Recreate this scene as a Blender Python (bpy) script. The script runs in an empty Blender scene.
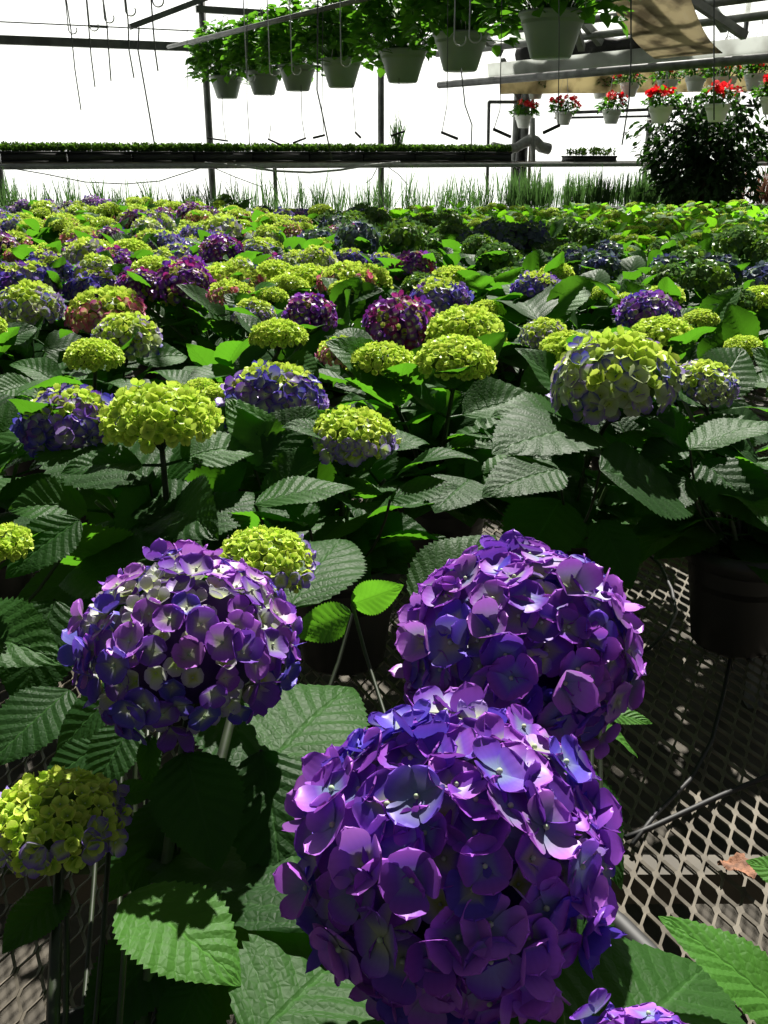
import bpy, math, random
import numpy as np
from mathutils import Vector, Matrix

scn = bpy.context.scene
COL = scn.collection
PI = math.pi

# ------------------------------------------------------------------ camera
F = 950.0
PITCH = math.atan((512 - 156) / F)
CAMZ = 1.45
BZ = 0.75                      # bench top
cd = bpy.data.cameras.new('camera')
cam = bpy.data.objects.new('camera', cd)
COL.objects.link(cam)
cam.location = (0, 0, CAMZ)
cam.rotation_euler = (PI / 2 - PITCH, 0, 0)
cd.sensor_fit = 'VERTICAL'
cd.sensor_height = 24
cd.lens = F / 1024 * 24
cd.clip_start = 0.02
cd.clip_end = 200
scn.camera = cam
SP, CP = math.sin(PITCH), math.cos(PITCH)


def ray(px, py):
    a = (px - 384) / F
    b = -(py - 512) / F
    return Vector((a, CP + b * SP, -SP + b * CP))


def at_y(px, py, Y):
    d = ray(px, py)
    return Vector((0, 0, CAMZ)) + d * (Y / d.y)


def at_z(px, py, Z):
    d = ray(px, py)
    return Vector((0, 0, CAMZ)) + d * ((Z - CAMZ) / d.z)


def px_of(p):
    v = Vector(p) - Vector((0, 0, CAMZ))
    w = v.y * CP - v.z * SP
    u = v.y * SP + v.z * CP
    return 384 + F * v.x / w, 512 - F * u / w


def lin(c):
    return tuple(((x / 255) / 12.92 if x / 255 <= .04045 else ((x / 255 + .055) / 1.055) ** 2.4) for x in c)


def L(r, g, b):
    return np.array(lin((r, g, b)))


# ------------------------------------------------------------------ mesh builder
class MB:
    def __init__(s):
        s.v, s.f4, s.f3, s.c, s.lv, s.n = [], [], [], [], [], 0

    def add(s, V, F4=None, F3=None, c=None, lv=None):
        V = np.asarray(V, float).reshape(-1, 3)
        n = len(V)
        s.v.append(V)
        if F4 is not None and len(F4):
            s.f4.append(np.asarray(F4, int) + s.n)
        if F3 is not None and len(F3):
            s.f3.append(np.asarray(F3, int) + s.n)
        if c is None:
            c = np.ones((n, 3)) * .5
        c = np.asarray(c, float)
        if c.ndim == 1:
            c = np.tile(c, (n, 1))
        s.c.append(c)
        if lv is None:
            lv = np.zeros((n, 3))
        s.lv.append(np.asarray(lv, float))
        s.n += n

    def box(s, x0, x1, y0, y1, z0, z1, M=None):
        V = np.array([(x, y, z) for x in (x0, x1) for y in (y0, y1) for z in (z0, z1)], float)
        if M is not None:
            V = np.array([M @ Vector(p) for p in V])
        s.add(V, [(0, 1, 3, 2), (4, 6, 7, 5), (0, 4, 5, 1), (2, 3, 7, 6), (0, 2, 6, 4), (1, 5, 7, 3)])

    def tube(s, pts, r, k=8, c=None, cap=True):
        pts = [Vector(p) for p in pts]
        n = len(pts)
        rs = r if hasattr(r, '__len__') else [r] * n
        V = []
        up = None
        for i, p in enumerate(pts):
            t = (pts[min(i + 1, n - 1)] - pts[max(i - 1, 0)]).normalized()
            if up is None:
                up = Vector((0, 0, 1)) if abs(t.z) < .9 else Vector((1, 0, 0))
            a = t.cross(up).normalized()
            b = a.cross(t).normalized()
            up = b
            for j in range(k):
                w = 2 * PI * j / k
                V.append(p + (a * math.cos(w) + b * math.sin(w)) * rs[i])
        f = []
        for i in range(n - 1):
            for j in range(k):
                f.append((i * k + j, i * k + (j + 1) % k, (i + 1) * k + (j + 1) % k, (i + 1) * k + j))
        f3 = []
        if cap:
            V.append(pts[0]); V.append(pts[-1])
            a, b = n * k, n * k + 1
            for j in range(k):
                f3.append((a, (j + 1) % k, j))
                f3.append((b, (n - 1) * k + j, (n - 1) * k + (j + 1) % k))
        s.add(np.array(V), f, f3, c)

    def lathe(s, prof, k=24, c=None, M=None):
        V = []
        for (r, z) in prof:
            for j in range(k):
                w = 2 * PI * j / k
                V.append((r * math.cos(w), r * math.sin(w), z))
        f = []
        for i in range(len(prof) - 1):
            for j in range(k):
                f.append((i * k + j, i * k + (j + 1) % k, (i + 1) * k + (j + 1) % k, (i + 1) * k + j))
        V = np.array(V)
        if M is not None:
            V = np.array([M @ Vector(p) for p in V])
        s.add(V, f, None, c)

    def mesh(s, name, mat, smooth=True):
        me = bpy.data.meshes.new(name)
        V = np.concatenate(s.v)
        f4 = np.concatenate(s.f4) if s.f4 else np.zeros((0, 4), int)
        f3 = np.concatenate(s.f3) if s.f3 else np.zeros((0, 3), int)
        me.vertices.add(len(V))
        me.vertices.foreach_set('co', V.astype(np.float32).ravel())
        nl = len(f4) * 4 + len(f3) * 3
        me.loops.add(nl)
        me.loops.foreach_set('vertex_index', np.concatenate([f4.ravel(), f3.ravel()]).astype(np.int32))
        nf = len(f4) + len(f3)
        me.polygons.add(nf)
        st = np.concatenate([np.arange(len(f4)) * 4, len(f4) * 4 + np.arange(len(f3)) * 3]).astype(np.int32)
        me.polygons.foreach_set('loop_start', st)
        me.polygons.foreach_set('use_smooth', np.full(nf, smooth, bool))
        ca = me.attributes.new('pigment', 'FLOAT_COLOR', 'POINT')
        C = np.concatenate(s.c)
        C = np.concatenate([C, np.ones((len(C), 1))], 1)
        ca.data.foreach_set('color', C.astype(np.float32).ravel())
        la = me.attributes.new('leaf_uv', 'FLOAT_VECTOR', 'POINT')
        la.data.foreach_set('vector', np.concatenate(s.lv).astype(np.float32).ravel())
        me.update(calc_edges=True)
        me.validate()
        if mat:
            me.materials.append(mat)
        return me

    def obj(s, name, mat, parent=None, loc=(0, 0, 0), smooth=True):
        return link(name, s.mesh(name, mat, smooth), parent, loc)


def link(name, me, parent=None, loc=(0, 0, 0), rz=0, sc=1):
    o = bpy.data.objects.new(name, me)
    COL.objects.link(o)
    o.parent = parent
    o.location = loc
    o.rotation_euler = (0, 0, rz)
    o.scale = (sc, sc, sc) if not hasattr(sc, '__len__') else sc
    return o


def tag(o, label, cat, group=None, kind=None):
    o['label'] = label
    o['category'] = cat
    if group:
        o['group'] = group
    if kind:
        o['kind'] = kind
    return o


def struct(o):
    o['kind'] = 'structure'
    return o


def thing(name, loc, label, cat, group=None, rz=0):
    o = bpy.data.objects.new(name, None)
    o.empty_display_size = .05
    COL.objects.link(o)
    o.location = loc
    o.rotation_euler = (0, 0, rz)
    return tag(o, label, cat, group)


# ------------------------------------------------------------------ materials
def new_mat(name):
    m = bpy.data.materials.new(name)
    m.use_nodes = True
    nt = m.node_tree
    nt.nodes.clear()
    out = nt.nodes.new('ShaderNodeOutputMaterial')
    return m, nt, out


def N(nt, t, **kw):
    n = nt.nodes.new(t)
    for k, v in kw.items():
        if k.startswith('i_'):
            k2 = k[2:]
            n.inputs[int(k2) if k2.isdigit() else k2].default_value = v
        else:
            setattr(n, k, v)
    return n


def math_(nt, op, a, b=None, clamp=False):
    n = nt.nodes.new('ShaderNodeMath')
    n.operation = op
    n.use_clamp = clamp
    for i, x in enumerate((a, b)):
        if x is None:
            continue
        if isinstance(x, (int, float)):
            n.inputs[i].default_value = x
        else:
            nt.links.new(x, n.inputs[i])
    return n.outputs[0]


def mixc(nt, fac, a, b, blend='MIX'):
    n = nt.nodes.new('ShaderNodeMix')
    n.data_type = 'RGBA'
    n.blend_type = blend
    for sock, x in ((n.inputs[0], fac), (n.inputs[6], a), (n.inputs[7], b)):
        if isinstance(x, (int, float)):
            sock.default_value = x
        elif isinstance(x, (tuple, list, np.ndarray)):
            sock.default_value = (*[float(q) for q in x[:3]], 1)
        else:
            nt.links.new(x, sock)
    return n.outputs[2]


def simple(name, col, rough=.5, metal=0., noise=0., nscale=20., col2=None, bump=0., spec=.5):
    m, nt, out = new_mat(name)
    p = N(nt, 'ShaderNodeBsdfPrincipled')
    p.inputs['Roughness'].default_value = rough
    p.inputs['Metallic'].default_value = metal
    p.inputs['Specular IOR Level'].default_value = spec
    tc = N(nt, 'ShaderNodeTexCoord')
    nz = N(nt, 'ShaderNodeTexNoise')
    nz.inputs['Scale'].default_value = nscale
    nz.inputs['Detail'].default_value = 5
    nt.links.new(tc.outputs['Object'], nz.inputs['Vector'])
    c2 = col2 if col2 is not None else tuple(c * (1 - noise) for c in col)
    ramp = N(nt, 'ShaderNodeMapRange')
    ramp.inputs[1].default_value = .35
    ramp.inputs[2].default_value = .65
    nt.links.new(nz.outputs[0], ramp.inputs[0])
    nt.links.new(mixc(nt, ramp.outputs[0], col, c2), p.inputs['Base Color'])
    if bump:
        b = N(nt, 'ShaderNodeBump')
        b.inputs['Strength'].default_value = bump
        b.inputs['Distance'].default_value = .01
        nt.links.new(nz.outputs[0], b.inputs['Height'])
        nt.links.new(b.outputs[0], p.inputs['Normal'])
    nt.links.new(p.outputs[0], out.inputs[0])
    return m


def leaf_mat(name, dark, light, trans, tfac=.32, rough=.5, veins=9., bump=.45, spec=.12, vein_mix=.3):
    m, nt, out = new_mat(name)
    at = N(nt, 'ShaderNodeAttribute', attribute_name='leaf_uv')
    sp = N(nt, 'ShaderNodeSeparateXYZ')
    nt.links.new(at.outputs['Vector'], sp.inputs[0])
    u, v, r = sp.outputs
    au = math_(nt, 'ABSOLUTE', u)
    s = math_(nt, 'SUBTRACT', v, math_(nt, 'MULTIPLY', math_(nt, 'POWER', au, .8), .24))
    s = math_(nt, 'MULTIPLY', s, veins)
    fr = math_(nt, 'ABSOLUTE', math_(nt, 'SUBTRACT', math_(nt, 'FRACT', s), .5))   # .5 at the vein, 0 between
    lat = math_(nt, 'MULTIPLY', math_(nt, 'SUBTRACT', fr, .44), 16., True)
    mid = math_(nt, 'SUBTRACT', 1., math_(nt, 'MULTIPLY', au, 18.), True)
    line = math_(nt, 'MAXIMUM', math_(nt, 'MULTIPLY', lat, .6), mid)
    tc = N(nt, 'ShaderNodeTexCoord')
    nz = N(nt, 'ShaderNodeTexNoise')
    nz.inputs['Scale'].default_value = 60
    nz.inputs['Detail'].default_value = 4
    nt.links.new(tc.outputs['Object'], nz.inputs['Vector'])
    vo = N(nt, 'ShaderNodeTexVoronoi')
    vo.feature = 'DISTANCE_TO_EDGE'
    vo.inputs['Scale'].default_value = 190
    nt.links.new(tc.outputs['Object'], vo.inputs['Vector'])
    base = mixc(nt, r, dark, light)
    base = mixc(nt, math_(nt, 'MULTIPLY', nz.outputs[0], .35), base, tuple(np.array(dark) * .6))
    base = mixc(nt, math_(nt, 'MULTIPLY', line, vein_mix), base, tuple(np.array(light) * 1.9 + .02))
    hgt = math_(nt, 'ADD', math_(nt, 'MULTIPLY', math_(nt, 'SUBTRACT', .5, fr), 1.6), math_(nt, 'MULTIPLY', math_(nt, 'MINIMUM', vo.outputs[0], .25), .9))
    hgt = math_(nt, 'SUBTRACT', hgt, mid)
    bp = N(nt, 'ShaderNodeBump')
    bp.inputs['Strength'].default_value = bump
    bp.inputs['Distance'].default_value = .0022
    nt.links.new(hgt, bp.inputs['Height'])
    p = N(nt, 'ShaderNodeBsdfPrincipled')
    p.inputs['Roughness'].default_value = rough
    p.inputs['Specular IOR Level'].default_value = spec
    nt.links.new(base, p.inputs['Base Color'])
    nt.links.new(bp.outputs[0], p.inputs['Normal'])
    t = N(nt, 'ShaderNodeBsdfTranslucent')
    tcx = mixc(nt, r, tuple(np.array(trans) * .7), trans)
    tcx = mixc(nt, math_(nt, 'MULTIPLY', line, .5), tcx, tuple(np.array(trans) * .45))
    nt.links.new(tcx, t.inputs['Color'])
    mx = N(nt, 'ShaderNodeMixShader')
    mx.inputs[0].default_value = tfac
    nt.links.new(p.outputs[0], mx.inputs[1])
    nt.links.new(t.outputs[0], mx.inputs[2])
    nt.links.new(mx.outputs[0], out.inputs[0])
    return m


def petal_mat(name, tfac=.27, rough=.45, gain=1.):
    m, nt, out = new_mat(name)
    at = N(nt, 'ShaderNodeAttribute', attribute_name='pigment')
    lv = N(nt, 'ShaderNodeAttribute', attribute_name='leaf_uv')
    sp = N(nt, 'ShaderNodeSeparateXYZ')
    nt.links.new(lv.outputs['Vector'], sp.inputs[0])
    # faint radiating veins of the sepal
    w = math_(nt, 'SINE', math_(nt, 'MULTIPLY', sp.outputs[0], 15.))
    col = mixc(nt, math_(nt, 'MULTIPLY', math_(nt, 'ADD', w, 1.), .03), at.outputs['Color'], (0.01, 0.0, .03))
    p = N(nt, 'ShaderNodeBsdfPrincipled')
    p.inputs['Roughness'].default_value = rough
    p.inputs['Specular IOR Level'].default_value = .35
    nt.links.new(col, p.inputs['Base Color'])
    b = N(nt, 'ShaderNodeBump')
    b.inputs['Strength'].default_value = .03
    b.inputs['Distance'].default_value = .0004
    nt.links.new(w, b.inputs['Height'])
    nt.links.new(b.outputs[0], p.inputs['Normal'])
    t = N(nt, 'ShaderNodeBsdfTranslucent')
    nt.links.new(at.outputs['Color'], t.inputs['Color'])
    mx = N(nt, 'ShaderNodeMixShader')
    mx.inputs[0].default_value = tfac
    nt.links.new(p.outputs[0], mx.inputs[1])
    nt.links.new(t.outputs[0], mx.inputs[2])
    nt.links.new(mx.outputs[0], out.inputs[0])
    return m


def film_mat(name, col, transp=.15, dirt=None, dscale=1.2, stretch=(1, 1, 1), lo=.45, hi=.65):
    m, nt, out = new_mat(name)
    t = N(nt, 'ShaderNodeBsdfTranslucent')
    d = N(nt, 'ShaderNodeBsdfDiffuse')
    tr = N(nt, 'ShaderNodeBsdfTransparent')
    tc = N(nt, 'ShaderNodeTexCoord')
    mp = N(nt, 'ShaderNodeMapping')
    mp.inputs['Scale'].default_value = stretch
    nz = N(nt, 'ShaderNodeTexNoise')
    nz.inputs['Scale'].default_value = dscale
    nz.inputs['Detail'].default_value = 6
    nt.links.new(tc.outputs['Object'], mp.inputs[0])
    nt.links.new(mp.outputs[0], nz.inputs['Vector'])
    mr = N(nt, 'ShaderNodeMapRange')
    mr.inputs[1].default_value = lo
    mr.inputs[2].default_value = hi
    nt.links.new(nz.outputs[0], mr.inputs[0])
    c = mixc(nt, mr.outputs[0], col, dirt if dirt else tuple(x * .94 for x in col))
    nt.links.new(c, t.inputs['Color'])
    nt.links.new(c, d.inputs['Color'])
    a = N(nt, 'ShaderNodeMixShader'); a.inputs[0].default_value = .85
    nt.links.new(d.outputs[0], a.inputs[1]); nt.links.new(t.outputs[0], a.inputs[2])
    b = N(nt, 'ShaderNodeMixShader'); b.inputs[0].default_value = transp
    nt.links.new(a.outputs[0], b.inputs[1]); nt.links.new(tr.outputs[0], b.inputs[2])
    nt.links.new(b.outputs[0], out.inputs[0])
    return m


M_LEAF = leaf_mat('hydrangea_leaf', (.014, .046, .011), (.036, .110, .018), (.11, .36, .015), .40, .5)
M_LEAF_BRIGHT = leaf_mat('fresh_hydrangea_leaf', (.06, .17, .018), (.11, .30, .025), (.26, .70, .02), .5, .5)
M_LEAF_LIT = leaf_mat('sunlit_leaf', (.03, .09, .015), (.07, .20, .03), (.17, .50, .025), .45, .5)  # lighter copy of the leaf green, sunlight put into the colour
M_LEAF_BASKET = leaf_mat('basket_leaf', (.03, .10, .012), (.08, .22, .025), (.15, .44, .02), .38, .5)
M_LEAF_FICUS = leaf_mat('tree_leaf', (.010, .026, .010), (.022, .055, .016), (.05, .16, .015), .15, .5)
M_GRASS = leaf_mat('grass_blade', (.03, .07, .03), (.06, .13, .05), (.12, .26, .06), .35, .5, bump=0)
M_GRASS_RED = leaf_mat('red_grass_blade', (.05, .03, .025), (.10, .05, .04), (.2, .09, .05), .35, .5, bump=0)
M_SEED = leaf_mat('seedling_leaf', (.05, .11, .015), (.10, .20, .03), (.2, .42, .04), .4, .5, bump=0)
M_PETAL = petal_mat('petal')
M_STEM = simple('stem', (.055, .10, .025), .5, noise=.5, nscale=90)
M_STEM_DARK = simple('dark_stem', (.022, .036, .012), .5, noise=.5, nscale=90)
M_POT = simple('black_pot_plastic', (.012, .013, .012), .45, noise=.4)
M_SOIL = simple('potting_soil', (.03, .02, .014), .9, noise=.7, nscale=160, bump=.8)
M_BENCH = simple('galvanised_steel', (.16, .14, .11), .6, .15, col2=(.09, .078, .06), nscale=30, bump=.1)
M_STEEL = simple('weathered_steel', (.18, .185, .185), .55, .5, noise=.5, nscale=12)
M_STEEL_DARK = simple('dark_weathered_steel', (.17, .18, .17), .6, .1, noise=.5, nscale=8)
M_BASKET = simple('grey_green_plastic', (.21, .26, .215), .45, noise=.12, nscale=6)
M_WHITEPOT = simple('white_plastic', (.72, .74, .70), .45, noise=.08, nscale=6)
M_BLACK = simple('black_rubber', (.012, .012, .013), .62, noise=.4, nscale=60)
M_WIRE = simple('galvanised_wire', (.45, .46, .45), .4, .6, noise=.2)
M_TUBE = simple('grey_drip_tube', (.06, .065, .065), .5, noise=.3)
M_TRAY = simple('black_tray_plastic', (.014, .016, .014), .5, noise=.3)
M_DUCT = simple('grey_insulation', (.42, .43, .40), .7, noise=.3, nscale=25, bump=.4)
M_WOOD = simple('weathered_board', (.28, .24, .18), .8, noise=.5, nscale=14)
M_BARK = simple('bark', (.05, .038, .026), .85, noise=.5, nscale=40, bump=.6)
M_CURT = simple('black_shade_cloth', (.015, .014, .013), .8, noise=.5, nscale=20, bump=.8)
M_DRY = simple('dried_brown_leaf', (.28, .12, .06), .8, noise=.6, nscale=70, bump=.6)
M_FRAME = simple('brown_bench_frame', (.10, .085, .06), .75, noise=.5, nscale=15)
M_GROUND = simple('gravel_floor', (.07, .06, .045), .9, col2=(.025, .021, .015), nscale=7, bump=.8)
M_GUTTER = film_mat('pale_fibreglass', (.62, .64, .62), 0., (.45, .46, .44), 4.)
M_FILM = film_mat('poly_film', (.86, .90, .90), .12, dscale=.6, stretch=(1, 1, .2))
M_ROOF = film_mat('dirty_roof_film', (.75, .80, .76), .72, (.14, .13, .09), 3.5)
M_SHEET = film_mat('beige_shade_sheet', (.62, .55, .36), .05, (.30, .25, .15), 5.)
M_SHEET_DIRTY = film_mat('dirty_shade_sheet', (.40, .36, .26), .05, (.16, .14, .10), 6.)

# ------------------------------------------------------------------ leaf templates
def leaf_template(nv, nu, rng, wr=.68, droop=.3, fold=.25, wave=.03, serr=.045, quilt=.010, teeth=None, acum=True):
    """leaf of length 1 along +Y, normal +Z; returns verts, quads, (u,v)"""
    u = np.linspace(-1, 1, nu)
    v = np.linspace(0, 1, nv)
    U, Vv = np.meshgrid(u, v)
    f = np.sin(PI * np.clip(Vv, 0, 1) ** .78) ** .80
    if acum:
        f = f * (1 - .25 * Vv ** 4)
    hw = .5 * wr * f + .004
    if serr:
        tz = np.zeros(nv)
        tz[1::2] = 1
        tz[-2:] = 0
        edge = (np.abs(U) > .98)
        hw = hw * (1 + serr * (tz[:, None] * 2 - 1) * edge)
    X = U * hw
    s = Vv - .24 * np.abs(U) ** .8
    fr = np.abs((s * 9) % 1 - .5)
    Z = np.abs(X) * fold + quilt * (.5 - fr) * 2 * (1 - np.abs(U) ** 3) * (f > .15)
    ph = rng.uniform(0, 6.28)
    Z = Z + wave * np.sin(Vv * 9 + ph + (U > 0) * 2.) * np.abs(U) ** 2 * f
    # bend along the length
    ang = .12 - droop * 2.0 * v ** 1.3
    dy = np.cos(ang) / (nv - 1)
    dz = np.sin(ang) / (nv - 1)
    cy = np.concatenate([[0], np.cumsum(dy[:-1])])
    cz = np.concatenate([[0], np.cumsum(dz[:-1])])
    Y = cy[:, None] - np.sin(ang)[:, None] * Z
    ZZ = cz[:, None] + np.cos(ang)[:, None] * Z
    bend = rng.uniform(-.12, .12)
    X = X + bend * Vv ** 2
    P = np.stack([X, Y, ZZ], -1).reshape(-1, 3)
    q = []
    for i in range(nv - 1):
        for j in range(nu - 1):
            a = i * nu + j
            q.append((a, a + 1, a + nu + 1, a + nu))
    return P, np.array(q), np.stack([U.ravel(), Vv.ravel()], -1)


_r = np.random.default_rng(7)
LEAF = {}
for lod, nv, nu, k in (('hi', 43, 13, 6), ('mid', 19, 7, 6), ('low', 7, 5, 5)):
    LEAF[lod] = [leaf_template(nv, nu, _r, wr=_r.uniform(.62, .78), droop=_r.uniform(.12, .5), fold=_r.uniform(.12, .4),
                               wave=_r.uniform(.02, .05), serr=.045 if lod == 'hi' else (.03 if lod == 'mid' else 0),
                               quilt=.02 if lod != 'low' else .012) for _ in range(k)]
LEAF_FLAT = [leaf_template(43, 13, _r, wr=.74, droop=.16, fold=.10, wave=.02, serr=.045, quilt=.02) for _ in range(3)]
LEAF_NARROW = [leaf_template(6, 3, _r, wr=w, droop=d, fold=.2, wave=.02, serr=0, quilt=0) for w, d in ((.42, .2), (.5, .4), (.36, .5))]
LEAF_OVAL = [leaf_template(6, 5, _r, wr=w, droop=d, fold=.2, wave=.05, serr=0, quilt=0) for w, d in ((.75, .25), (.85, .4), (.7, .1))]
BLADE = [leaf_template(5, 2, _r, wr=.05, droop=d, fold=0, wave=0, serr=0, quilt=0) for d in (.05, .2, .4)]


def put_leaf(mb, tpl, base, d, nrm, length, rnd, widen=1.):
    P, q, uv = tpl
    d = Vector(d).normalized()
    n = Vector(nrm)
    n = (n - d * n.dot(d))
    if n.length < 1e-4:
        n = Vector((1, 0, 0)) - d * d.x
    n.normalize()
    x = d.cross(n)
    R = np.array([[x.x * widen, d.x, n.x], [x.y * widen, d.y, n.y], [x.z * widen, d.z, n.z]])
    V = (P * length) @ R.T + np.array(base)
    lv = np.concatenate([uv, np.full((len(uv), 1), rnd)], 1)
    mb.add(V, q, None, None, lv)


# ------------------------------------------------------------------ floret templates
def floret_template(ns, nr, rng, cup=.3, wid=.80):
    """four sepals of radius 1 around +Z; returns verts, quads, (angle, radius)"""
    Vs, Q, A = [], [], []
    n0 = 0
    for k in range(4):
        L_ = rng.uniform(.88, 1.08)
        w = wid * rng.uniform(.9, 1.1)
        tilt = rng.uniform(-.12, .12)
        cu = cup + rng.uniform(-.12, .12)
        lift = .03 if k % 2 else 0
        v = 1 - (1 - np.linspace(0, 1, nr)) ** 1.7
        u = np.linspace(-1, 1, ns)
        U, Vv = np.meshgrid(u, v)
        hw = w * (Vv ** .62) * np.sqrt(np.clip(1 - Vv ** 4.5, 0, 1)) + .05
        X = U * hw
        R = .05 + Vv * (1 - .10 * U ** 2 * (Vv > .6)) * L_
        Z = cu * R ** 2 + lift + .10 * np.abs(U) ** 2 * Vv + tilt * X + .05 * np.sin(5 * R + 3 * X + k + rng.uniform(0, 6)) * Vv
        a = k * PI / 2 + rng.uniform(-.14, .14)
        x = R * math.cos(a) - X * math.sin(a)
        y = R * math.sin(a) + X * math.cos(a)
        Vs.append(np.stack([x, y, Z], -1).reshape(-1, 3))
        A.append(np.stack([U.ravel(), Vv.ravel()], -1))
        for i in range(nr - 1):
            for j in range(ns - 1):
                b = n0 + i * ns + j
                Q.append((b, b + 1, b + ns + 1, b + ns))
        n0 += ns * nr
    return np.concatenate(Vs), np.array(Q), np.concatenate(A)


def bead(k, m, r):
    V, f3, f4 = [(0, 0, r * 1.6)], [], []
    for i in range(1, m + 1):
        t = PI * .62 * i / m
        for j in range(k):
            a = 2 * PI * j / k
            V.append((r * math.sin(t) * math.cos(a), r * math.sin(t) * math.sin(a), r * .6 + r * math.cos(t)))
    for j in range(k):
        f3.append((0, 1 + j, 1 + (j + 1) % k))
        for i in range(m - 1):
            a = 1 + i * k
            f4.append((a + j, a + k + j, a + k + (j + 1) % k, a + (j + 1) % k))
    return np.array(V), np.array(f4), np.array(f3)


FLO = {}
for lod, ns, nr in (('hi', 7, 8), ('mid', 3, 5), ('low', 3, 3)):
    FLO[lod] = {'open': [floret_template(ns, nr, _r, cup=c) for c in (.05, .15, .25, .3, .4, .5)],
                'cup': [floret_template(ns, nr, _r, cup=c, wid=.80) for c in (.55, .75, .9, 1.1)]}
BEAD = bead(6, 3, .10)

C_ = dict(
    lime=(176, 206, 66), lime2=(206, 226, 96), limed=(122, 164, 48), lav=(150, 124, 200), blue=(74, 66, 178), bluev=(86, 62, 180),
    purp=(112, 58, 172), mag=(150, 76, 188), pinkp=(174, 104, 204), pale=(196, 208, 160), paleb=(150, 170, 205), magr=(160, 44, 128), plum=(112, 36, 128),
    rose=(205, 92, 128), dgreen=(84, 118, 62), dblue=(74, 78, 128), peach=(236, 176, 140), slate=(96, 112, 122))
C_ = {k: L(*v) for k, v in C_.items()}


def jit(c, rng, s=.12):
    return np.clip(c * (1 + rng.uniform(-s, s)) * (1 + rng.uniform(-s, s, 3) * .5), 0, 1)


def pick(kind, e, rng):
    """colours (centre, mid, edge), relative floret size and whether cupped for one floret"""
    c = C_
    x = rng.random()
    if kind == 'purple':
        if x < .13:
            return c['lime'] * .9, c['pale'], c['lav'], .62, True
        edge = [c['purp'], c['mag'], c['bluev'], c['pinkp'], c['mag']][rng.integers(5)]
        mid = c['blue'] * .5 + edge * .5
        return (c['pale'] * .6 if rng.random() < .5 else c['paleb'] * .65), (mid if rng.random() < .65 else mid * .6 + c['pale'] * .25), edge, rng.uniform(.85, 1.15), rng.random() < .15
    if kind == 'violet_mix':
        if x < .40:
            return c['lime'], c['pale'] * .9, (c['lav'] + c['pale']) * .5, .6, True
        edge = [c['mag'], c['pinkp'], c['purp'], c['bluev']][rng.integers(4)] if e > 0 else [c['purp'], c['blue'], c['bluev']][rng.integers(3)]
        return c['pale'] * .75, edge * .75 + c['pale'] * .12, edge, rng.uniform(.7, 1.1), rng.random() < .3
    if kind == 'lime':
        return c['limed'], c['lime'], c['lime2'], rng.uniform(.8, 1.15), rng.random() < .75
    if kind == 'lime_tip':
        if e < .35 and x < .55:
            return c['lime'], c['pale'], c['lav'] * .8 + c['blue'] * .2, rng.uniform(1.1, 1.6), x < .25
        return c['limed'], c['lime'], c['lime2'], rng.uniform(.8, 1.1), rng.random() < .7
    if kind == 'lime_blue':
        if e > .70 + rng.uniform(-.65, .3):
            return c['limed'], c['lime'], c['lime2'], rng.uniform(.75, 1.05), rng.random() < .6
        edge = [c['lav'], c['lav'], c['blue'], c['pale'], c['pale']][rng.integers(5)]
        return c['lime'], c['pale'] * .85, edge, rng.uniform(.85, 1.25), rng.random() < .3
    if kind == 'violet_lime':
        if e > .75 + rng.uniform(-.3, .3):
            return c['limed'], c['lime'], c['lime2'], .8, True
        edge = [c['lav'], c['bluev'], c['purp'], c['blue']][rng.integers(4)]
        return c['pale'], edge * .6 + c['pale'] * .3, edge, rng.uniform(.9, 1.3), rng.random() < .3
    if kind == 'magenta':
        if x < .30:
            return c['limed'], c['lime'] * .8, c['magr'] * .5 + c['lime'] * .4, .65, True
        edge = [c['magr'], c['plum'], c['purp'], c['mag']][rng.integers(4)]
        return c['pale'], edge * .8, edge, rng.uniform(.8, 1.15), rng.random() < .3
    if kind == 'pink_lime':
        if e > .35 + rng.uniform(-.3, .35):
            return c['limed'], c['lime'], c['lime2'], rng.uniform(.7, 1.), True
        edge = [c['rose'], c['magr'], c['rose']][rng.integers(3)]
        return c['lime'], c['pale'] * .6 + edge * .4, edge, rng.uniform(.8, 1.2), rng.random() < .5
    if kind == 'dark_blue':
        edge = [c['dblue'], c['slate'], c['dgreen'], c['dgreen']][rng.integers(4)]
        return c['slate'], edge, edge * .9, rng.uniform(.8, 1.1), rng.random() < .3
    if kind == 'dull_green':
        edge = [c['dgreen'], c['limed'] * .7, c['dgreen']][rng.integers(3)]
        return c['limed'] * .6, edge, edge * 1.1, rng.uniform(.8, 1.1), rng.random() < .6
    if kind == 'peach':
        return c['lime'], c['peach'], c['peach'], rng.uniform(.8, 1.1), rng.random() < .5
    raise KeyError(kind)


SHAPE = {  # flattening, lowest cap height, florets, floret radius
    'purple': (.88, -.80, 225, .198), 'violet_mix': (.85, -.70, 230, .172), 'lime': (.66, -.12, 210, .125), 'lime_tip': (.70, -.25, 190, .135),
    'lime_blue': (.78, -.42, 150, .165), 'violet_lime': (.74, -.35, 150, .165), 'magenta': (.80, -.45, 150, .17), 'pink_lime': (.70, -.3, 150, .15),
    'dark_blue': (.85, -.5, 130, .18), 'dull_green': (.78, -.35, 150, .15), 'peach': (.7, -.3, 140, .16)}


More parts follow.
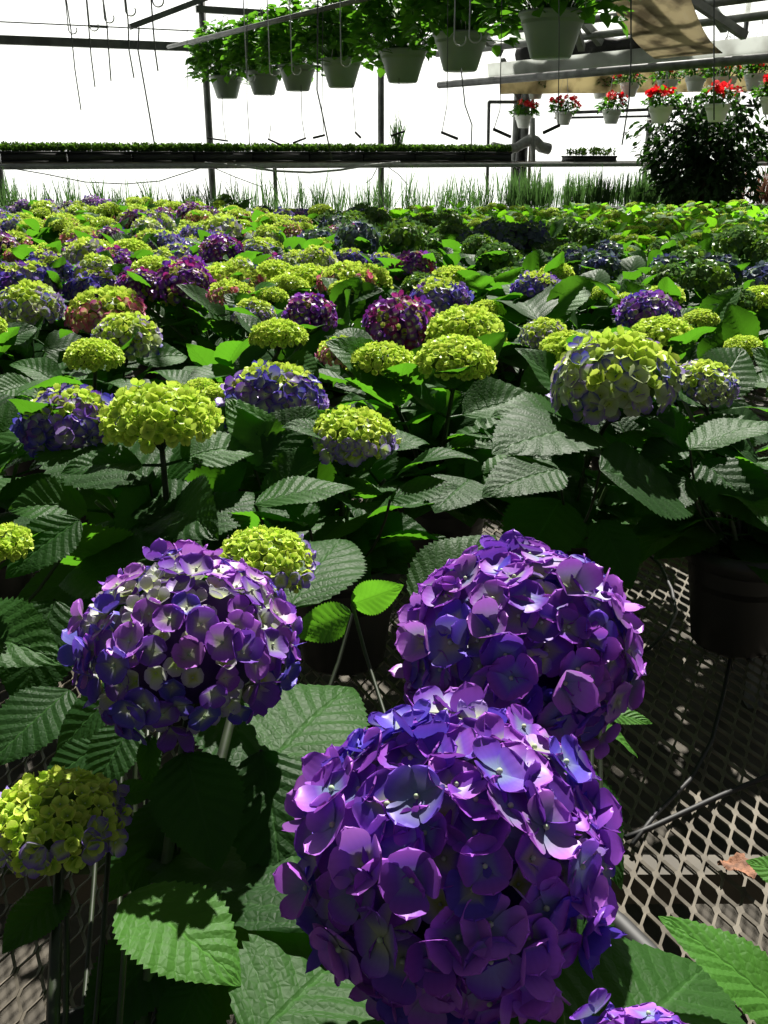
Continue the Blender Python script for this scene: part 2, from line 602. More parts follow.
def head_mesh(kind, lod, seed, dens=1.):
    """mop head of radius 1 centred on the origin"""
    rng = np.random.default_rng(seed)
    flat, e0, n, fr = SHAPE[kind]
    n = int(n * dens)
    fr = fr / math.sqrt(dens)
    mb = MB()
    # added solid core against light leaks, shade put into its dark colour
    K, Mm = 12, 6
    V, f4 = [], []
    for i in range(Mm + 1):
        t = PI * i / Mm
        for j in range(K):
            a = 2 * PI * j / K
            zz = max(math.cos(t), e0 - .02)
            V.append((.74 * math.sin(t) * math.cos(a), .74 * math.sin(t) * math.sin(a), .74 * flat * zz))
    for i in range(Mm):
        for j in range(K):
            f4.append((i * K + j, (i + 1) * K + j, (i + 1) * K + (j + 1) % K, i * K + (j + 1) % K))
    mb.add(np.array(V), f4, None, C_['purp'] * .3 if kind in ('purple', 'violet_mix', 'magenta', 'dark_blue') else C_['limed'] * .35)
    ga = PI * (3 - math.sqrt(5))
    rot0 = rng.uniform(0, 6.28)
    for i in range(n):
        e = 1 - (1 - e0) * (i + .5) / n + rng.normal(0, .012)
        e = min(1, max(e0, e))
        a = rot0 + ga * i + rng.normal(0, .05)
        rr = math.sqrt(max(0, 1 - e * e))
        d = Vector((rr * math.cos(a), rr * math.sin(a), e))
        cc, cm, ce, sz, cup = pick(kind, e, rng)
        cc, cm, ce = jit(cc, rng), jit(cm, rng), jit(ce, rng)
        rad = 1 + rng.normal(0, .045) - (.10 if sz < .7 else 0)
        p = Vector((d.x * rad, d.y * rad, d.z * rad * flat))
        nrm = Vector((d.x, d.y, d.z / flat + .12)).normalized()
        nrm = (nrm + Vector(rng.normal(0, .17, 3))).normalized()
        q = nrm.to_track_quat('Z', 'Y').to_matrix() @ Matrix.Rotation(rng.uniform(0, 6.28), 3, 'Z')
        tpls = FLO[lod]['cup' if cup else 'open']
        P, Q, A = tpls[rng.integers(len(tpls))]
        s = fr * sz
        # the floret sits a little above its stalk so that its cup clears the core
        R = np.array(q)
        V = (P * s) @ R.T + np.array(p - nrm * s * .15)
        t = np.clip(A[:, 1], 0, 1)[:, None]
        k1 = np.clip((t - .08) / .38, 0, 1)
        k2 = np.clip((t - .40) / .5, 0, 1)
        k1, k2 = k1 * k1 * (3 - 2 * k1), k2 * k2 * (3 - 2 * k2)
        c = (cc * (1 - k1) + cm * k1) * (1 - k2) + ce * k2
        rim = np.clip((t - .8) / .2, 0, 1) * .28
        c = c * (1 - rim) + rim * (ce * .5 + C_['pinkp'] * .7 if kind in ('purple', 'violet_mix') else ce * 1.2)
        lv = np.concatenate([A, np.full((len(A), 1), rng.random())], 1)
        mb.add(V, Q, None, np.clip(c, 0, 1), lv)
        if lod == 'hi':
            bv, b4, b3 = BEAD
            mb.add((bv * s) @ R.T + np.array(p - nrm * s * .12), b4, b3, jit(C_['lime2'] * .5 + C_['paleb'] * .5, rng))
    return mb.mesh('flower_head', M_PETAL)


HEADS = {}


def head(kind, lod, k, dens=1.):
    key = (kind, lod, k)
    if key not in HEADS:
        HEADS[key] = head_mesh(kind, lod, hash((sorted(SHAPE).index(kind), lod == 'hi', lod == 'mid', k)) % 100000, dens)
    return HEADS[key]


# ------------------------------------------------------------------ pots
def pot_mesh(name, R=.085, H=.165, mat=M_POT, r0=.72):
    mb = MB()
    prof = [(0.001, 0), (R * r0 * .96, 0), (R * r0, .004), (R * .93, H * .80), (R * .93, H * .81), (R, H * .82), (R * 1.01, H), (R * .965, H), (R * .92, H * .8), (R * .88, H * .6), (0.001, H * .6)]
    mb.lathe(prof, 28)
    return mb.mesh(name, mat)


def soil_mesh(R, z):
    mb = MB()
    mb.lathe([(R, z - .012), (R * .99, z), (R * .6, z + .004), (.001, z + .007)], 24)
    return mb.mesh('soil', M_SOIL)


POT = pot_mesh('pot')
SOIL = soil_mesh(.0765, .138)


def bez(p0, p1, p2, n):
    return [p0 * ((1 - t) ** 2) + p1 * (2 * t * (1 - t)) + p2 * t * t for t in [i / (n - 1) for i in range(n)]]


def stem_path(p_top, rng, n=9):
    r = p_top.xy.normalized() * .02 if p_top.xy.length > 1e-4 else Vector((0, 0))
    p0 = Vector((r.x + rng.uniform(-.02, .02), r.y + rng.uniform(-.02, .02), .135))
    mid = Vector((p0.x * .6 + p_top.x * .4 + rng.uniform(-.012, .012), p0.y * .6 + p_top.y * .4 + rng.uniform(-.012, .012), p0.z * .35 + p_top.z * .65))
    return bez(p0, mid, p_top, n)


def stem_mesh(mb, path, R, flat, branch=True, rng=None, r=.0045, k=6):
    n = len(path)
    mb.tube(path, [r * (1.15 - .4 * i / (n - 1)) for i in range(n)], k)
    if branch:
        top = path[-1]
        for j in range(9):
            a = 2.4 * j + .3
            q = Vector((math.cos(a), math.sin(a), 0)) * (R * (.35 + .35 * ((j * 37) % 10) / 10))
            e = top + q + Vector((0, 0, R * (.55 + .1 * (j % 3))))
            m = top + q * .35 + Vector((0, 0, R * .35))
            mb.tube(bez(top, m, e, 4), [r * .5, r * .45, r * .35, r * .3], 4, cap=False)


def leaf_ring(mb, path, rng, lod, lmin, lmax, zmin, pairs, big_droop=1., pet=.025, templates=None):
    n = len(path)
    a0 = rng.uniform(0, PI)
    for j in range(pairs):
        t = (.20 + .70 * (j + rng.uniform(-.15, .15)) / max(1, pairs - 1)) if pairs > 1 else .75
        x = max(0, min(.999, t)) * (n - 1)
        i = int(x)
        p = path[i].lerp(path[min(i + 1, n - 1)], x - i)
        a = a0 + j * PI / 2 + rng.uniform(-.35, .35)
        for s in (0, 1):
            b = a + s * PI + rng.uniform(-.25, .25)
            el = rng.uniform(-.15, 1.0) if t > .5 else rng.uniform(-.1, .35)
            d = Vector((math.cos(b) * math.cos(el), math.sin(b) * math.cos(el), math.sin(el)))
            nrm = Vector((rng.uniform(-.5, .5), rng.uniform(-.8, .3), 1))
            ln = rng.uniform(lmin, lmax) * (.78 if t > .86 else 1.)
            e = p + d * pet
            mb.tube([p, e], [.0022, .0018], 4, cap=False)
            T = templates or LEAF[lod]
            put_leaf(mb, T[rng.integers(len(T))], e, d, nrm, ln, rng.random(), rng.uniform(.9, 1.12))


# ------------------------------------------------------------------ the near plants, head by head
# (pixel x, pixel y, diameter in pixels, kind, height above the bench)
NEAR = [
    # pot xy, label, heads, leaf rows, custom leaves
    dict(pot=(-.02, .33), label='potted hydrangea with the largest deep purple mophead, frontmost on the mesh bench', lod='hi',
         heads=[(451, 852, 308, 'purple', .375)], pairs=0, low=(0, 2), lm=(.11, .14)),
    dict(pot=(.11, .30), label='potted hydrangea with a deep purple mophead just behind the largest one', lod='hi',
         heads=[(519, 648, 230, 'purple', .385)], pairs=0, low=(0, 3), lm=(.10, .13)),
    dict(pot=(-.17, .40), label='potted hydrangea with a purple and greenish mophead and a lime head behind it', lod='hi',
         heads=[(186, 645, 218, 'violet_mix', .385), (264, 566, 96, 'lime_tip', .36)], pairs=0, low=(0, 0), lm=(.10, .13)),
    dict(pot=(-.15, .22), label='potted hydrangea with a small lime head with bluish tips low at the front corner', lod='hi',
         heads=[(56, 826, 132, 'lime_tip', .30)], pairs=0, low=(0, 0), lm=(.10, .13)),
    dict(pot=(.15, .10), label='potted hydrangea showing only a purple top at the bottom edge', lod='hi',
         heads=[(648, 1142, 246, 'purple', .36)], pairs=0, lm=(.08, .1)),
    dict(pot=(.66, .58), label='headless potted hydrangea reaching bright leaves over the bare mesh', lod='hi', heads=[], pairs=0, lm=(.1, .12)),
    dict(pot=(-.56, .82), label='potted hydrangea with a tiny lime head cut by the frame edge above dark leaves', lod='hi',
         heads=[(2, 546, 56, 'lime', .36)], pairs=3, lm=(.11, .15)),
    dict(pot=(-.25, 1.10), label='potted hydrangea with a tall domed lime head on a bare dark stem', lod='hi',
         heads=[(160, 425, 116, 'lime', .405), (70, 424, 96, 'violet_lime', .37), (200, 392, 36, 'lime', .37)], pairs=3, lm=(.11, .15)),
    dict(pot=(-.06, 1.25), label='potted hydrangea with a violet and lime head beside a lime head with lavender tips', lod='hi',
         heads=[(274, 402, 98, 'violet_lime', .385), (352, 440, 84, 'lime_tip', .36), (268, 436, 28, 'lime', .34), (222, 398, 40, 'lime', .37)], pairs=3, lm=(.11, .15)),
    dict(pot=(.10, 1.55), label='potted hydrangea with three crowded lime heads in the middle of the bench', lod='mid',
         heads=[(382, 366, 66, 'lime', .385), (455, 364, 78, 'lime', .395), (466, 334, 76, 'lime', .40)], pairs=4, lm=(.11, .15)),
    dict(pot=(.30, 1.40), label='potted hydrangea with the broad lime and lilac head above the purple ones', lod='hi',
         heads=[(615, 383, 124, 'lime_blue', .40), (571, 354, 62, 'lime', .39)], pairs=4, lm=(.12, .155)),
    dict(pot=(.535, 1.30), label='potted hydrangea in a plain black pot with a lime head with purple edge', lod='hi',
         heads=[(704, 386, 62, 'lime_blue', .38), (661, 340, 66, 'lime', .39)], pairs=3, lm=(.12, .155)),
    dict(pot=(.84, 1.45), label='potted hydrangea leafing in from the frame edge behind the black pot', lod='hi',
         heads=[(800, 390, 60, 'lime', .38)], pairs=4, lm=(.12, .155)),
    dict(pot=(-.64, 1.40), label='potted hydrangea of broad leaves cut by the frame edge', lod='hi',
         heads=[(-40, 400, 60, 'lime', .38)], pairs=4, lm=(.12, .155)),
    dict(pot=(.02, 1.92), label='potted hydrangea with a magenta purple head and a small pink one', lod='mid',
         heads=[(402, 326, 72, 'magenta', .395), (342, 355, 48, 'pink_lime', .38)], pairs=4, lm=(.11, .15)),
    dict(pot=(-.28, 1.86), label='potted hydrangea with a flat lime head and a purple and lime one behind', lod='mid',
         heads=[(278, 339, 56, 'lime', .40), (310, 316, 54, 'magenta', .39)], pairs=4, lm=(.11, .15)),
    dict(pot=(-.56, 1.78), label='potted hydrangea with lime, lilac and pink heads stepping away', lod='mid',
         heads=[(94, 359, 56, 'lime', .385), (126, 340, 66, 'lime_blue', .385), (106, 315, 74, 'pink_lime', .385)], pairs=4, lm=(.11, .15)),
    dict(pot=(-.80, 2.08), label='potted hydrangea with a pale blue and lime head at the frame edge', lod='mid',
         heads=[(28, 310, 66, 'lime_blue', .385), (-20, 330, 50, 'lime', .38)], pairs=4, lm=(.11, .15)),
    dict(pot=(-.42, 2.40), label='potted hydrangea with a plum purple head beside a lime head tipped pink', lod='mid',
         heads=[(184, 288, 60, 'magenta', .385), (232, 297, 46, 'pink_lime', .385), (140, 289, 48, 'magenta', .38)], pairs=4, lm=(.11, .15)),
    dict(pot=(-.16, 2.26), label='potted hydrangea with two small dull lime heads behind the flat lime head', lod='mid',
         heads=[(254, 316, 42, 'lime_blue', .38), (345, 292, 34, 'lime', .37), (272, 299, 34, 'lime', .38)], pairs=4, lm=(.11, .15)),
    dict(pot=(.50, 1.85), label='potted hydrangea with a violet head right behind the broad lilac one', lod='mid',
         heads=[(648, 318, 62, 'violet_mix', .385), (545, 338, 48, 'lime_blue', .38)], pairs=4, lm=(.11, .15)),
    dict(pot=(.30, 2.25), label='potted hydrangea with a tall blue violet head before a big upright leaf', lod='mid',
         heads=[(537, 292, 50, 'violet_lime', .40), (438, 302, 60, 'violet_lime', .385), (488, 312, 34, 'lime', .37)], pairs=4, lm=(.11, .15)),
    dict(pot=(.70, 2.22), label='potted hydrangea with four small round lime heads behind the violet head', lod='mid',
         heads=[(603, 295, 28, 'lime', .385), (626, 302, 26, 'lime', .385), (664, 299, 40, 'lime', .385), (700, 322, 36, 'lime', .37)], pairs=4, lm=(.11, .15)),
    dict(pot=(.98, 2.05), label='potted hydrangea with a dull green head and a lime one by the frame edge', lod='mid',
         heads=[(732, 306, 46, 'dull_green', .385), (762, 302, 46, 'lime', .39), (745, 350, 40, 'lime', .37)], pairs=4, lm=(.11, .15)),
]

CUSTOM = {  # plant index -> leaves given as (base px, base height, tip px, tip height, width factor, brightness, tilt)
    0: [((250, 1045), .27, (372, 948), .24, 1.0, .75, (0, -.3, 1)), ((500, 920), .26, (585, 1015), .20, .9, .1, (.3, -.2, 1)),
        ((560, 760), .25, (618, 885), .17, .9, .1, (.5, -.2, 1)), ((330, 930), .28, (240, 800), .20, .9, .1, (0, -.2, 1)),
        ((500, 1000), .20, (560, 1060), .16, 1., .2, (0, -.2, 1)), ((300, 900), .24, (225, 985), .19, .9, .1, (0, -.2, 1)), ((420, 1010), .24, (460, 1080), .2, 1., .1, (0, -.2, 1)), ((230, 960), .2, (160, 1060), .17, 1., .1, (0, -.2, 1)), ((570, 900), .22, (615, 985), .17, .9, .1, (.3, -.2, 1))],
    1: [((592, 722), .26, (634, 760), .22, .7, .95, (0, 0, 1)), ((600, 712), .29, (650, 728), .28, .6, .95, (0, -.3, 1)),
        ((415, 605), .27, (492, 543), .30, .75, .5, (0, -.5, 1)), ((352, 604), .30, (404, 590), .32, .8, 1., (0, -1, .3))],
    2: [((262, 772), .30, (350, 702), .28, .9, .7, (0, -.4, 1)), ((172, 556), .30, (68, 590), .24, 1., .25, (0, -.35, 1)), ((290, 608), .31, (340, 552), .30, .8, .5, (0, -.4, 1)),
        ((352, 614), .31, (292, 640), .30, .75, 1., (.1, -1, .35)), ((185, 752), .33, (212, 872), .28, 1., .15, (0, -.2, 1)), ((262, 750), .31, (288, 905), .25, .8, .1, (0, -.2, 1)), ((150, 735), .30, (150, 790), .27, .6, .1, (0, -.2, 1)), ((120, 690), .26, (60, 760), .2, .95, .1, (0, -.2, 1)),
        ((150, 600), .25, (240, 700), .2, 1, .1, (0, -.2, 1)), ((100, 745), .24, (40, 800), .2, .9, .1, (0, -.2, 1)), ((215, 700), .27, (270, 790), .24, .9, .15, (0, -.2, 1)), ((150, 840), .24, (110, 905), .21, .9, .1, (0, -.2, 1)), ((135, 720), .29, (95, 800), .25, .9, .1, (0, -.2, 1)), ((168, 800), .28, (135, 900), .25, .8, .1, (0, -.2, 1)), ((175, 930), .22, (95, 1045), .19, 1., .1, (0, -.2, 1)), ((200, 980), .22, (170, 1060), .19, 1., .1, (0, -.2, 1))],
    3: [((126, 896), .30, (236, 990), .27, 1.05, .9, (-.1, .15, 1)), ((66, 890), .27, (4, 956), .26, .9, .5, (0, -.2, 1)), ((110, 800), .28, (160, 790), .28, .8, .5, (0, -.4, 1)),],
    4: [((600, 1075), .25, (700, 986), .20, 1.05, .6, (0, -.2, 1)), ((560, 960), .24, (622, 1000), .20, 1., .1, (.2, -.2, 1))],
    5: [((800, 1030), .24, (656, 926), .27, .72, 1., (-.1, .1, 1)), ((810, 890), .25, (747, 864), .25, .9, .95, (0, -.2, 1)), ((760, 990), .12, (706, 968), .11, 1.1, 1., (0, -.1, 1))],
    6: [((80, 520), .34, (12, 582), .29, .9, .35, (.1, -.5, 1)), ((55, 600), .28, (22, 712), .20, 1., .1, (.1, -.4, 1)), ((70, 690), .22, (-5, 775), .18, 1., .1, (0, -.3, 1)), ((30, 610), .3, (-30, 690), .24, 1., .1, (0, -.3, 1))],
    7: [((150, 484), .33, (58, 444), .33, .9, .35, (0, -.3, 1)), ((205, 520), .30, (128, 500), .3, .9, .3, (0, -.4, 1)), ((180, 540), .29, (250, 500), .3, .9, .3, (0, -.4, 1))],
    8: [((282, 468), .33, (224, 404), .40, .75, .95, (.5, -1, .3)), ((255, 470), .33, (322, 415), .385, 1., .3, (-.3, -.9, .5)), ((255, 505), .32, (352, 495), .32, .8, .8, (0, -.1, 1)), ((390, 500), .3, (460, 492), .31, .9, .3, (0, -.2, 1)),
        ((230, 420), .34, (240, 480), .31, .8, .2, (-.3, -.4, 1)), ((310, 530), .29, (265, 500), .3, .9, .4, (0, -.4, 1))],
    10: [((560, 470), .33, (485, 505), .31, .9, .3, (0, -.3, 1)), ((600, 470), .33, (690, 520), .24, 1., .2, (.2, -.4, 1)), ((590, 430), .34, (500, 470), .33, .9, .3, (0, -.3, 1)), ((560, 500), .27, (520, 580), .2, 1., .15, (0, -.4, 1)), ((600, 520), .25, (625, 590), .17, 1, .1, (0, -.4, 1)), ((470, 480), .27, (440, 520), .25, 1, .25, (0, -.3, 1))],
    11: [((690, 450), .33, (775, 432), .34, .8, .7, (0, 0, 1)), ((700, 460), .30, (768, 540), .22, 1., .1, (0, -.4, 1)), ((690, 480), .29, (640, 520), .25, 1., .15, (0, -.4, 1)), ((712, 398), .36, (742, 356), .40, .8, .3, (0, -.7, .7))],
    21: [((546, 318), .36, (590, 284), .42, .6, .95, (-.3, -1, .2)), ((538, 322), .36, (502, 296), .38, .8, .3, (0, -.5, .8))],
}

rg = np.random.default_rng(11)
near_pots = []
for idx, nd in enumerate(NEAR):
    rng = np.random.default_rng(100 + idx)
    px, py = nd['pot']
    root = thing('potted_hydrangea', (px, py, BZ + .003), nd['label'], 'plant', rz=0)
    near_pots.append((px, py))
    po = link('pot', POT, root)
    link('soil', SOIL, po)
    O = Vector((px, py, BZ + .003))
    fol = MB()
    tops = []
    for hi_, (hx, hy, dia, kind, hh) in enumerate(nd['heads']):
        c = at_z(hx, hy, BZ + hh)
        dist = (c - Vector((0, 0, CAMZ))).dot(Vector((0, CP, -SP)))
        R = dia / F * dist / 2 / 1.06
        flat = SHAPE[kind][0]
        lod = 'hi' if idx < 5 else 'mid'
        me = head_mesh(kind, lod, 500 + idx * 10 + hi_, 1.0 if dia > 60 else .6) if idx < 12 else head(kind, 'mid', hi_ % 2)
        ho = link('flower_head', me, root, c - O, rng.uniform(0, 6.28), R)
        ho.rotation_euler = (rng.uniform(-.12, .12), rng.uniform(-.12, .12), rng.uniform(0, 6.28))
        top = c - O - Vector((0, 0, R * flat * .75))
        path = stem_path(top, rng)
        sm = MB()
        stem_mesh(sm, path, R, flat, kind not in ('purple', 'violet_mix'), rng)
        sm.obj('stem', M_STEM_DARK if kind.startswith('lime') else M_STEM, root)
        if nd['pairs']:
            leaf_ring(fol, path, rng, nd['lod'], nd['lm'][0], nd['lm'][1], .1, nd['pairs'])
    for j in range(nd.get('low', (0, 0))[1]):
        a = rng.uniform(.9, 3.3) if px < .1 else rng.uniform(1.6, 4.4)
        d = Vector((math.cos(a), math.sin(a), rng.uniform(-.1, .35)))
        put_leaf(fol, LEAF['hi'][rng.integers(6)], Vector((d.x * .05, d.y * .05, rng.uniform(.14, .25))), d, (rng.uniform(-.2, .2), rng.uniform(-.2, .2), 1), rng.uniform(.12, .15), rng.random() * .5)
    # leafy side shoots without a head
    ns = 0 if idx < 6 else 4
    for j in range(ns):
        a = rng.uniform(0, 6.28)
        q = Vector((math.cos(a) * .10, math.sin(a) * .10, rng.uniform(.24, .33)))
        path = stem_path(q, rng)
        sm = MB()
        stem_mesh(sm, path, .02, .8, False, rng, .0035)
        sm.obj('stem', M_STEM, root)
        leaf_ring(fol, path, rng, nd['lod'], nd['lm'][0], nd['lm'][1], .1, 3)
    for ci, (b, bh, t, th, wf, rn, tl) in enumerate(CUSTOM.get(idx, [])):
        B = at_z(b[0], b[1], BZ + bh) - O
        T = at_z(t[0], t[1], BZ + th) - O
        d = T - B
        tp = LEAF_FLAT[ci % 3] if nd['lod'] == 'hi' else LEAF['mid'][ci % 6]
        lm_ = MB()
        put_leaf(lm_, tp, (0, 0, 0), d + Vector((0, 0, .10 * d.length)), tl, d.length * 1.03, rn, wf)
        lo = lm_.obj('leaf', M_LEAF_LIT if rn >= .85 else M_LEAF, root, B)
        # its stalk runs back to the pot
        s0 = Vector((rng.uniform(-.02, .02), rng.uniform(-.02, .02), .135))
        mid = Vector((s0.x * .2 + B.x * .8, s0.y * .2 + B.y * .8, s0.z * .55 + B.z * .45))
        lm_ = MB()
        lm_.tube([p - B for p in bez(s0, mid, B, 7)], .0019, 5, cap=False)
        lm_.obj('leaf_stalk', M_STEM_DARK, lo)
    if fol.n:
        fol.obj('foliage', M_LEAF, root)

# ------------------------------------------------------------------ plants further back
def foliage_proto(seed, lod, mat, tops, pairs, lm, side):
    rng = np.random.default_rng(seed)
    fol = MB()
    for t in tops:
        leaf_ring(fol, stem_path(Vector(t), np.random.default_rng(seed)), rng, lod, lm[0], lm[1], .1, pairs)
    for j in range(side):
        a = rng.uniform(0, 6.28)
        q = Vector((math.cos(a) * .12, math.sin(a) * .12, rng.uniform(.24, .34)))
        leaf_ring(fol, stem_path(q, rng), rng, lod, lm[0], lm[1], .1, 2)
    return fol.mesh('foliage', mat)


def stem_proto(seed, t):
    mb = MB()
    stem_mesh(mb, stem_path(Vector(t), np.random.default_rng(seed)), .06, .7, True, None, .0042, 5)
    return mb.mesh('stem', M_STEM)


PROTO = []
for k in range(5):
    rng = np.random.default_rng(40 + k)
    n = 4 if k != 2 else 3
    tops = []
    for j in range(n):
        a = 2 * PI * j / n + rng.uniform(-.4, .4)
        r = rng.uniform(.09, .145)
        tops.append((math.cos(a) * r, math.sin(a) * r, rng.uniform(.295, .345)))
    PROTO.append(dict(tops=tops, stems=[stem_proto(40 + k, t) for t in tops],
                      fol={'mid': foliage_proto(40 + k, 'mid', M_LEAF, tops, 4, (.10, .15), 4),
                           'low': foliage_proto(40 + k, 'low', M_LEAF, tops, 3, (.10, .145), 4),
                           'bright': foliage_proto(90 + k, 'low', M_LEAF_BRIGHT, tops, 4, (.09, .125), 5)}))


def y_end(x):
    return 7.75 + .25 * x


ZONES = {
    'bright': ('hydrangea with small lime heads among fresh green leaves in the bright block at the back', 'bright green hydrangeas at the back'),
    'dark': ('hydrangea with dull blue green heads in the dark band before the bright block', 'dark blue green hydrangeas mid bench'),
    'limes': ('hydrangea with round green heads between the dark band and the violet heads', 'lime hydrangeas mid bench'),
    'mixed': ('hydrangea massed in the mixed plum, violet and lime bed behind the front rows', 'mixed hydrangeas on the left beds'),
    'pale': ('hydrangea at the far bed edge by the spiky grasses, of dusty green and violet heads', 'dusty hydrangeas by the grasses'),
}
KINDS = {'bright': ['lime', 'lime', 'lime'], 'dark': ['dark_blue', 'dull_green', 'dark_blue', 'dull_green', 'dull_green'],
         'limes': ['lime', 'lime', 'dull_green', 'lime'], 'mixed': ['magenta', 'violet_lime', 'lime', 'pink_lime', 'lime_blue', 'lime'],
         'pale': ['lime', 'dark_blue', 'dull_green', 'lime', 'violet_mix']}
rg = np.random.default_rng(5)
STEP = .37
far = 0
row = 0
y = 2.68
while y < 9.6:
    x = -4.2 + (row % 2) * STEP / 2
    while x < 4.8:
        jx, jy = x + rg.uniform(-.05, .05), y + rg.uniform(-.05, .05)
        x += STEP
        if jy > y_end(jx):
            continue
        if abs(jx) > .404 * (jy * CP + .35 * SP) + .22:
            continue
        hx, hy = px_of((jx, jy, BZ + .36))
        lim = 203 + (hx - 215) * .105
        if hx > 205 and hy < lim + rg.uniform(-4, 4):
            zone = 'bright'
        elif hx > 330 and hy < lim + 32:
            zone = 'dark'
        elif hx > 400:
            zone = 'limes'
        elif hy < 212:
            zone = 'pale'
        else:
            zone = 'mixed'
        k = int(rg.integers(5))
        pr = PROTO[k]
        lab, grp = ZONES[zone]
        rz = rg.uniform(0, 6.28)
        root = thing('potted_hydrangea', (jx, jy, BZ + .004), lab, 'plant', grp, rz)
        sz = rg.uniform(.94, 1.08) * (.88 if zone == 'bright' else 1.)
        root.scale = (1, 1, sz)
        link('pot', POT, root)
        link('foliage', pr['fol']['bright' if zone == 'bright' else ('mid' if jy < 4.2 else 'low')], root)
        plantkind = KINDS[zone][rg.integers(len(KINDS[zone]))]
        for j, t in enumerate(pr['tops']):
            if rg.random() < .22:
                continue
            link('stem', pr['stems'][j], root)
            kind = plantkind if rg.random() < .6 else KINDS[zone][rg.integers(len(KINDS[zone]))]
            R = rg.uniform(.042, .066) * (1. if zone != 'bright' else .66)
            if zone == 'mixed':
                R *= 1.12
            if zone == 'dark':
                R *= 1.25
            link('flower_head', head(kind, 'mid' if jy < 3.6 else 'low', j % 3, .7 if jy < 3.6 else .5), root,
                 (t[0], t[1], t[2] + R * .45), rg.uniform(0, 6.28), R)
        far += 1
    y += STEP * .92
    row += 1
print('FAR PLANTS', far)

# ------------------------------------------------------------------ benches
def expanded(mb, x0, x1, y0, y1f, SW, LW, w, th, z):
    n = int((x1 - x0) / SW)
    for k in range(n):
        for sgn in (1, -1):
            xa = x0 + (k + .5) * SW
            ye = y1f(xa)
            m = int((ye - y0) / (LW / 2))
            yj = y0 + np.arange(m + 1) * LW / 2
            xs = xa + sgn * SW / 2 * (np.arange(m + 1) % 2)
            pts_y = np.stack([yj - .085 * LW, yj + .085 * LW], 1).ravel()
            pts_x = np.stack([xs, xs], 1).ravel()
            inset = np.where(np.stack([np.arange(m + 1) % 2] * 2, 1).ravel() == 1, -sgn, sgn) * w * .45
            pts_x = pts_x + inset
            q = len(pts_y)
            V = np.zeros((q, 4, 3))
            for c, (dx, dz) in enumerate(((-w / 2, th * .15), (w / 2, th), (w / 2, 0), (-w / 2, -th * .85))):
                V[:, c, 0] = pts_x + dx
                V[:, c, 1] = pts_y
                V[:, c, 2] = z + dz
            f = []
            i = np.arange(q - 1) * 4
            for c in range(4):
                f.append(np.stack([i + c, i + (c + 1) % 4, i + 4 + (c + 1) % 4, i + 4 + c], 1))
            mb.add(V.reshape(-1, 3), np.concatenate(f))


bench = thing('growing_bench', (0, 1.25, 0), 'expanded metal mesh growing bench under the front hydrangeas', 'bench')
mb = MB()
expanded(mb, -1.15, 1.15, .02 - 1.25, lambda x: 2.46 - 1.25, .0235, .050, .0034, .0022, BZ - .0025)
mb.obj('mesh_top', M_BENCH, bench, smooth=False)
mb = MB()
for xx in (-1.17, 1.15):
    mb.box(xx, xx + .02, -1.25, 1.22, BZ - .08, BZ + .012)
for yy in (-1.25, 1.2):
    mb.box(-1.15, 1.15, yy, yy + .02, BZ - .08, BZ + .012)
for yy in (-.45, .42):
    mb.box(-1.15, 1.15, yy, yy + .03, BZ - .045, BZ - .006)
mb.obj('frame', M_FRAME, bench, smooth=False)
for xx in (-1.05, 1.02):
    for yy in (-1.1, 1.05):
        mb = MB(); mb.box(xx, xx + .04, yy, yy + .04, 0, BZ - .045)
        mb.obj('leg', M_STEEL_DARK, bench, smooth=False)

bench2 = thing('growing_bench', (0, 5, 0), 'long mesh growing bench carrying the far hydrangea beds', 'bench')
mb = MB()
expanded(mb, -3.9, 4.4, 2.50 - 5, lambda x: y_end(x) + .25 - 5, .070, .15, .009, .004, BZ - .0025)
mb.obj('mesh_top', M_BENCH, bench2, smooth=False)
mb = MB()
for i in range(10):
    yy = 2.5 + i * .68
    xl = -3.9 if yy < y_end(-3.9) + .2 else (yy - 7.95) / .25
    if xl < 4.2:
        mb.box(xl, 4.4, yy - 5, yy - 5 + .03, BZ - .06, BZ - .009)
mb.obj('frame', M_FRAME, bench2, smooth=False)
for xx in (-3.6, -1.2, 1.2, 4.0):
    for yy in (2.7, 5.2, 6.4):
        mb = MB(); mb.box(xx, xx + .05, yy - 5, yy - 5 + .05, 0, BZ - .03)
        mb.obj('leg', M_STEEL_DARK, bench2, smooth=False)

# floor
mb = MB()
mb.box(-9, 11, -2.5, 17, -.2, 0)
struct(mb.obj('floor', M_GROUND, smooth=False))

# hose and drip tubing lying on the mesh
mb = MB()
pts = [at_z(x, y_, BZ + .014) for x, y_ in ((560, 880), (618, 925), (665, 972), (725, 1030), (770, 1075))]
mb.tube(pts, .0115, 12)
tag(mb.obj('irrigation_hose', M_BLACK), 'thick black hose lying on the mesh beside the largest purple head', 'hose')
mb = MB()
pts = [at_z(x, y_, BZ + .0055) for x, y_ in ((625, 838), (650, 828), (685, 812), (720, 796), (768, 776), (820, 755))]
mb.tube(pts, .0032, 8)
tag(mb.obj('drip_tube', M_BLACK), 'thin straight black drip tube crossing the mesh near the hose', 'tube')
mb = MB()
pts = [at_z(x, y_, BZ + .0055) for x, y_ in ((642, 548), (660, 565), (672, 590), (676, 612), (668, 630), (650, 648), (630, 660))]
mb.tube(pts, .0030, 8)
tag(mb.obj('drip_tube', M_BLACK), 'thin curved black drip tube on the mesh left of the black pot', 'tube')
mb = MB()
pts = [at_z(x, y_, BZ + .0055) for x, y_ in ((730, 660), (722, 700), (712, 740), (690, 780), (655, 815), (632, 845))]
mb.tube(pts, .0028, 8)
tag(mb.obj('drip_tube', M_BLACK), 'thin black drip tube running from the black pot towards the hose', 'tube')

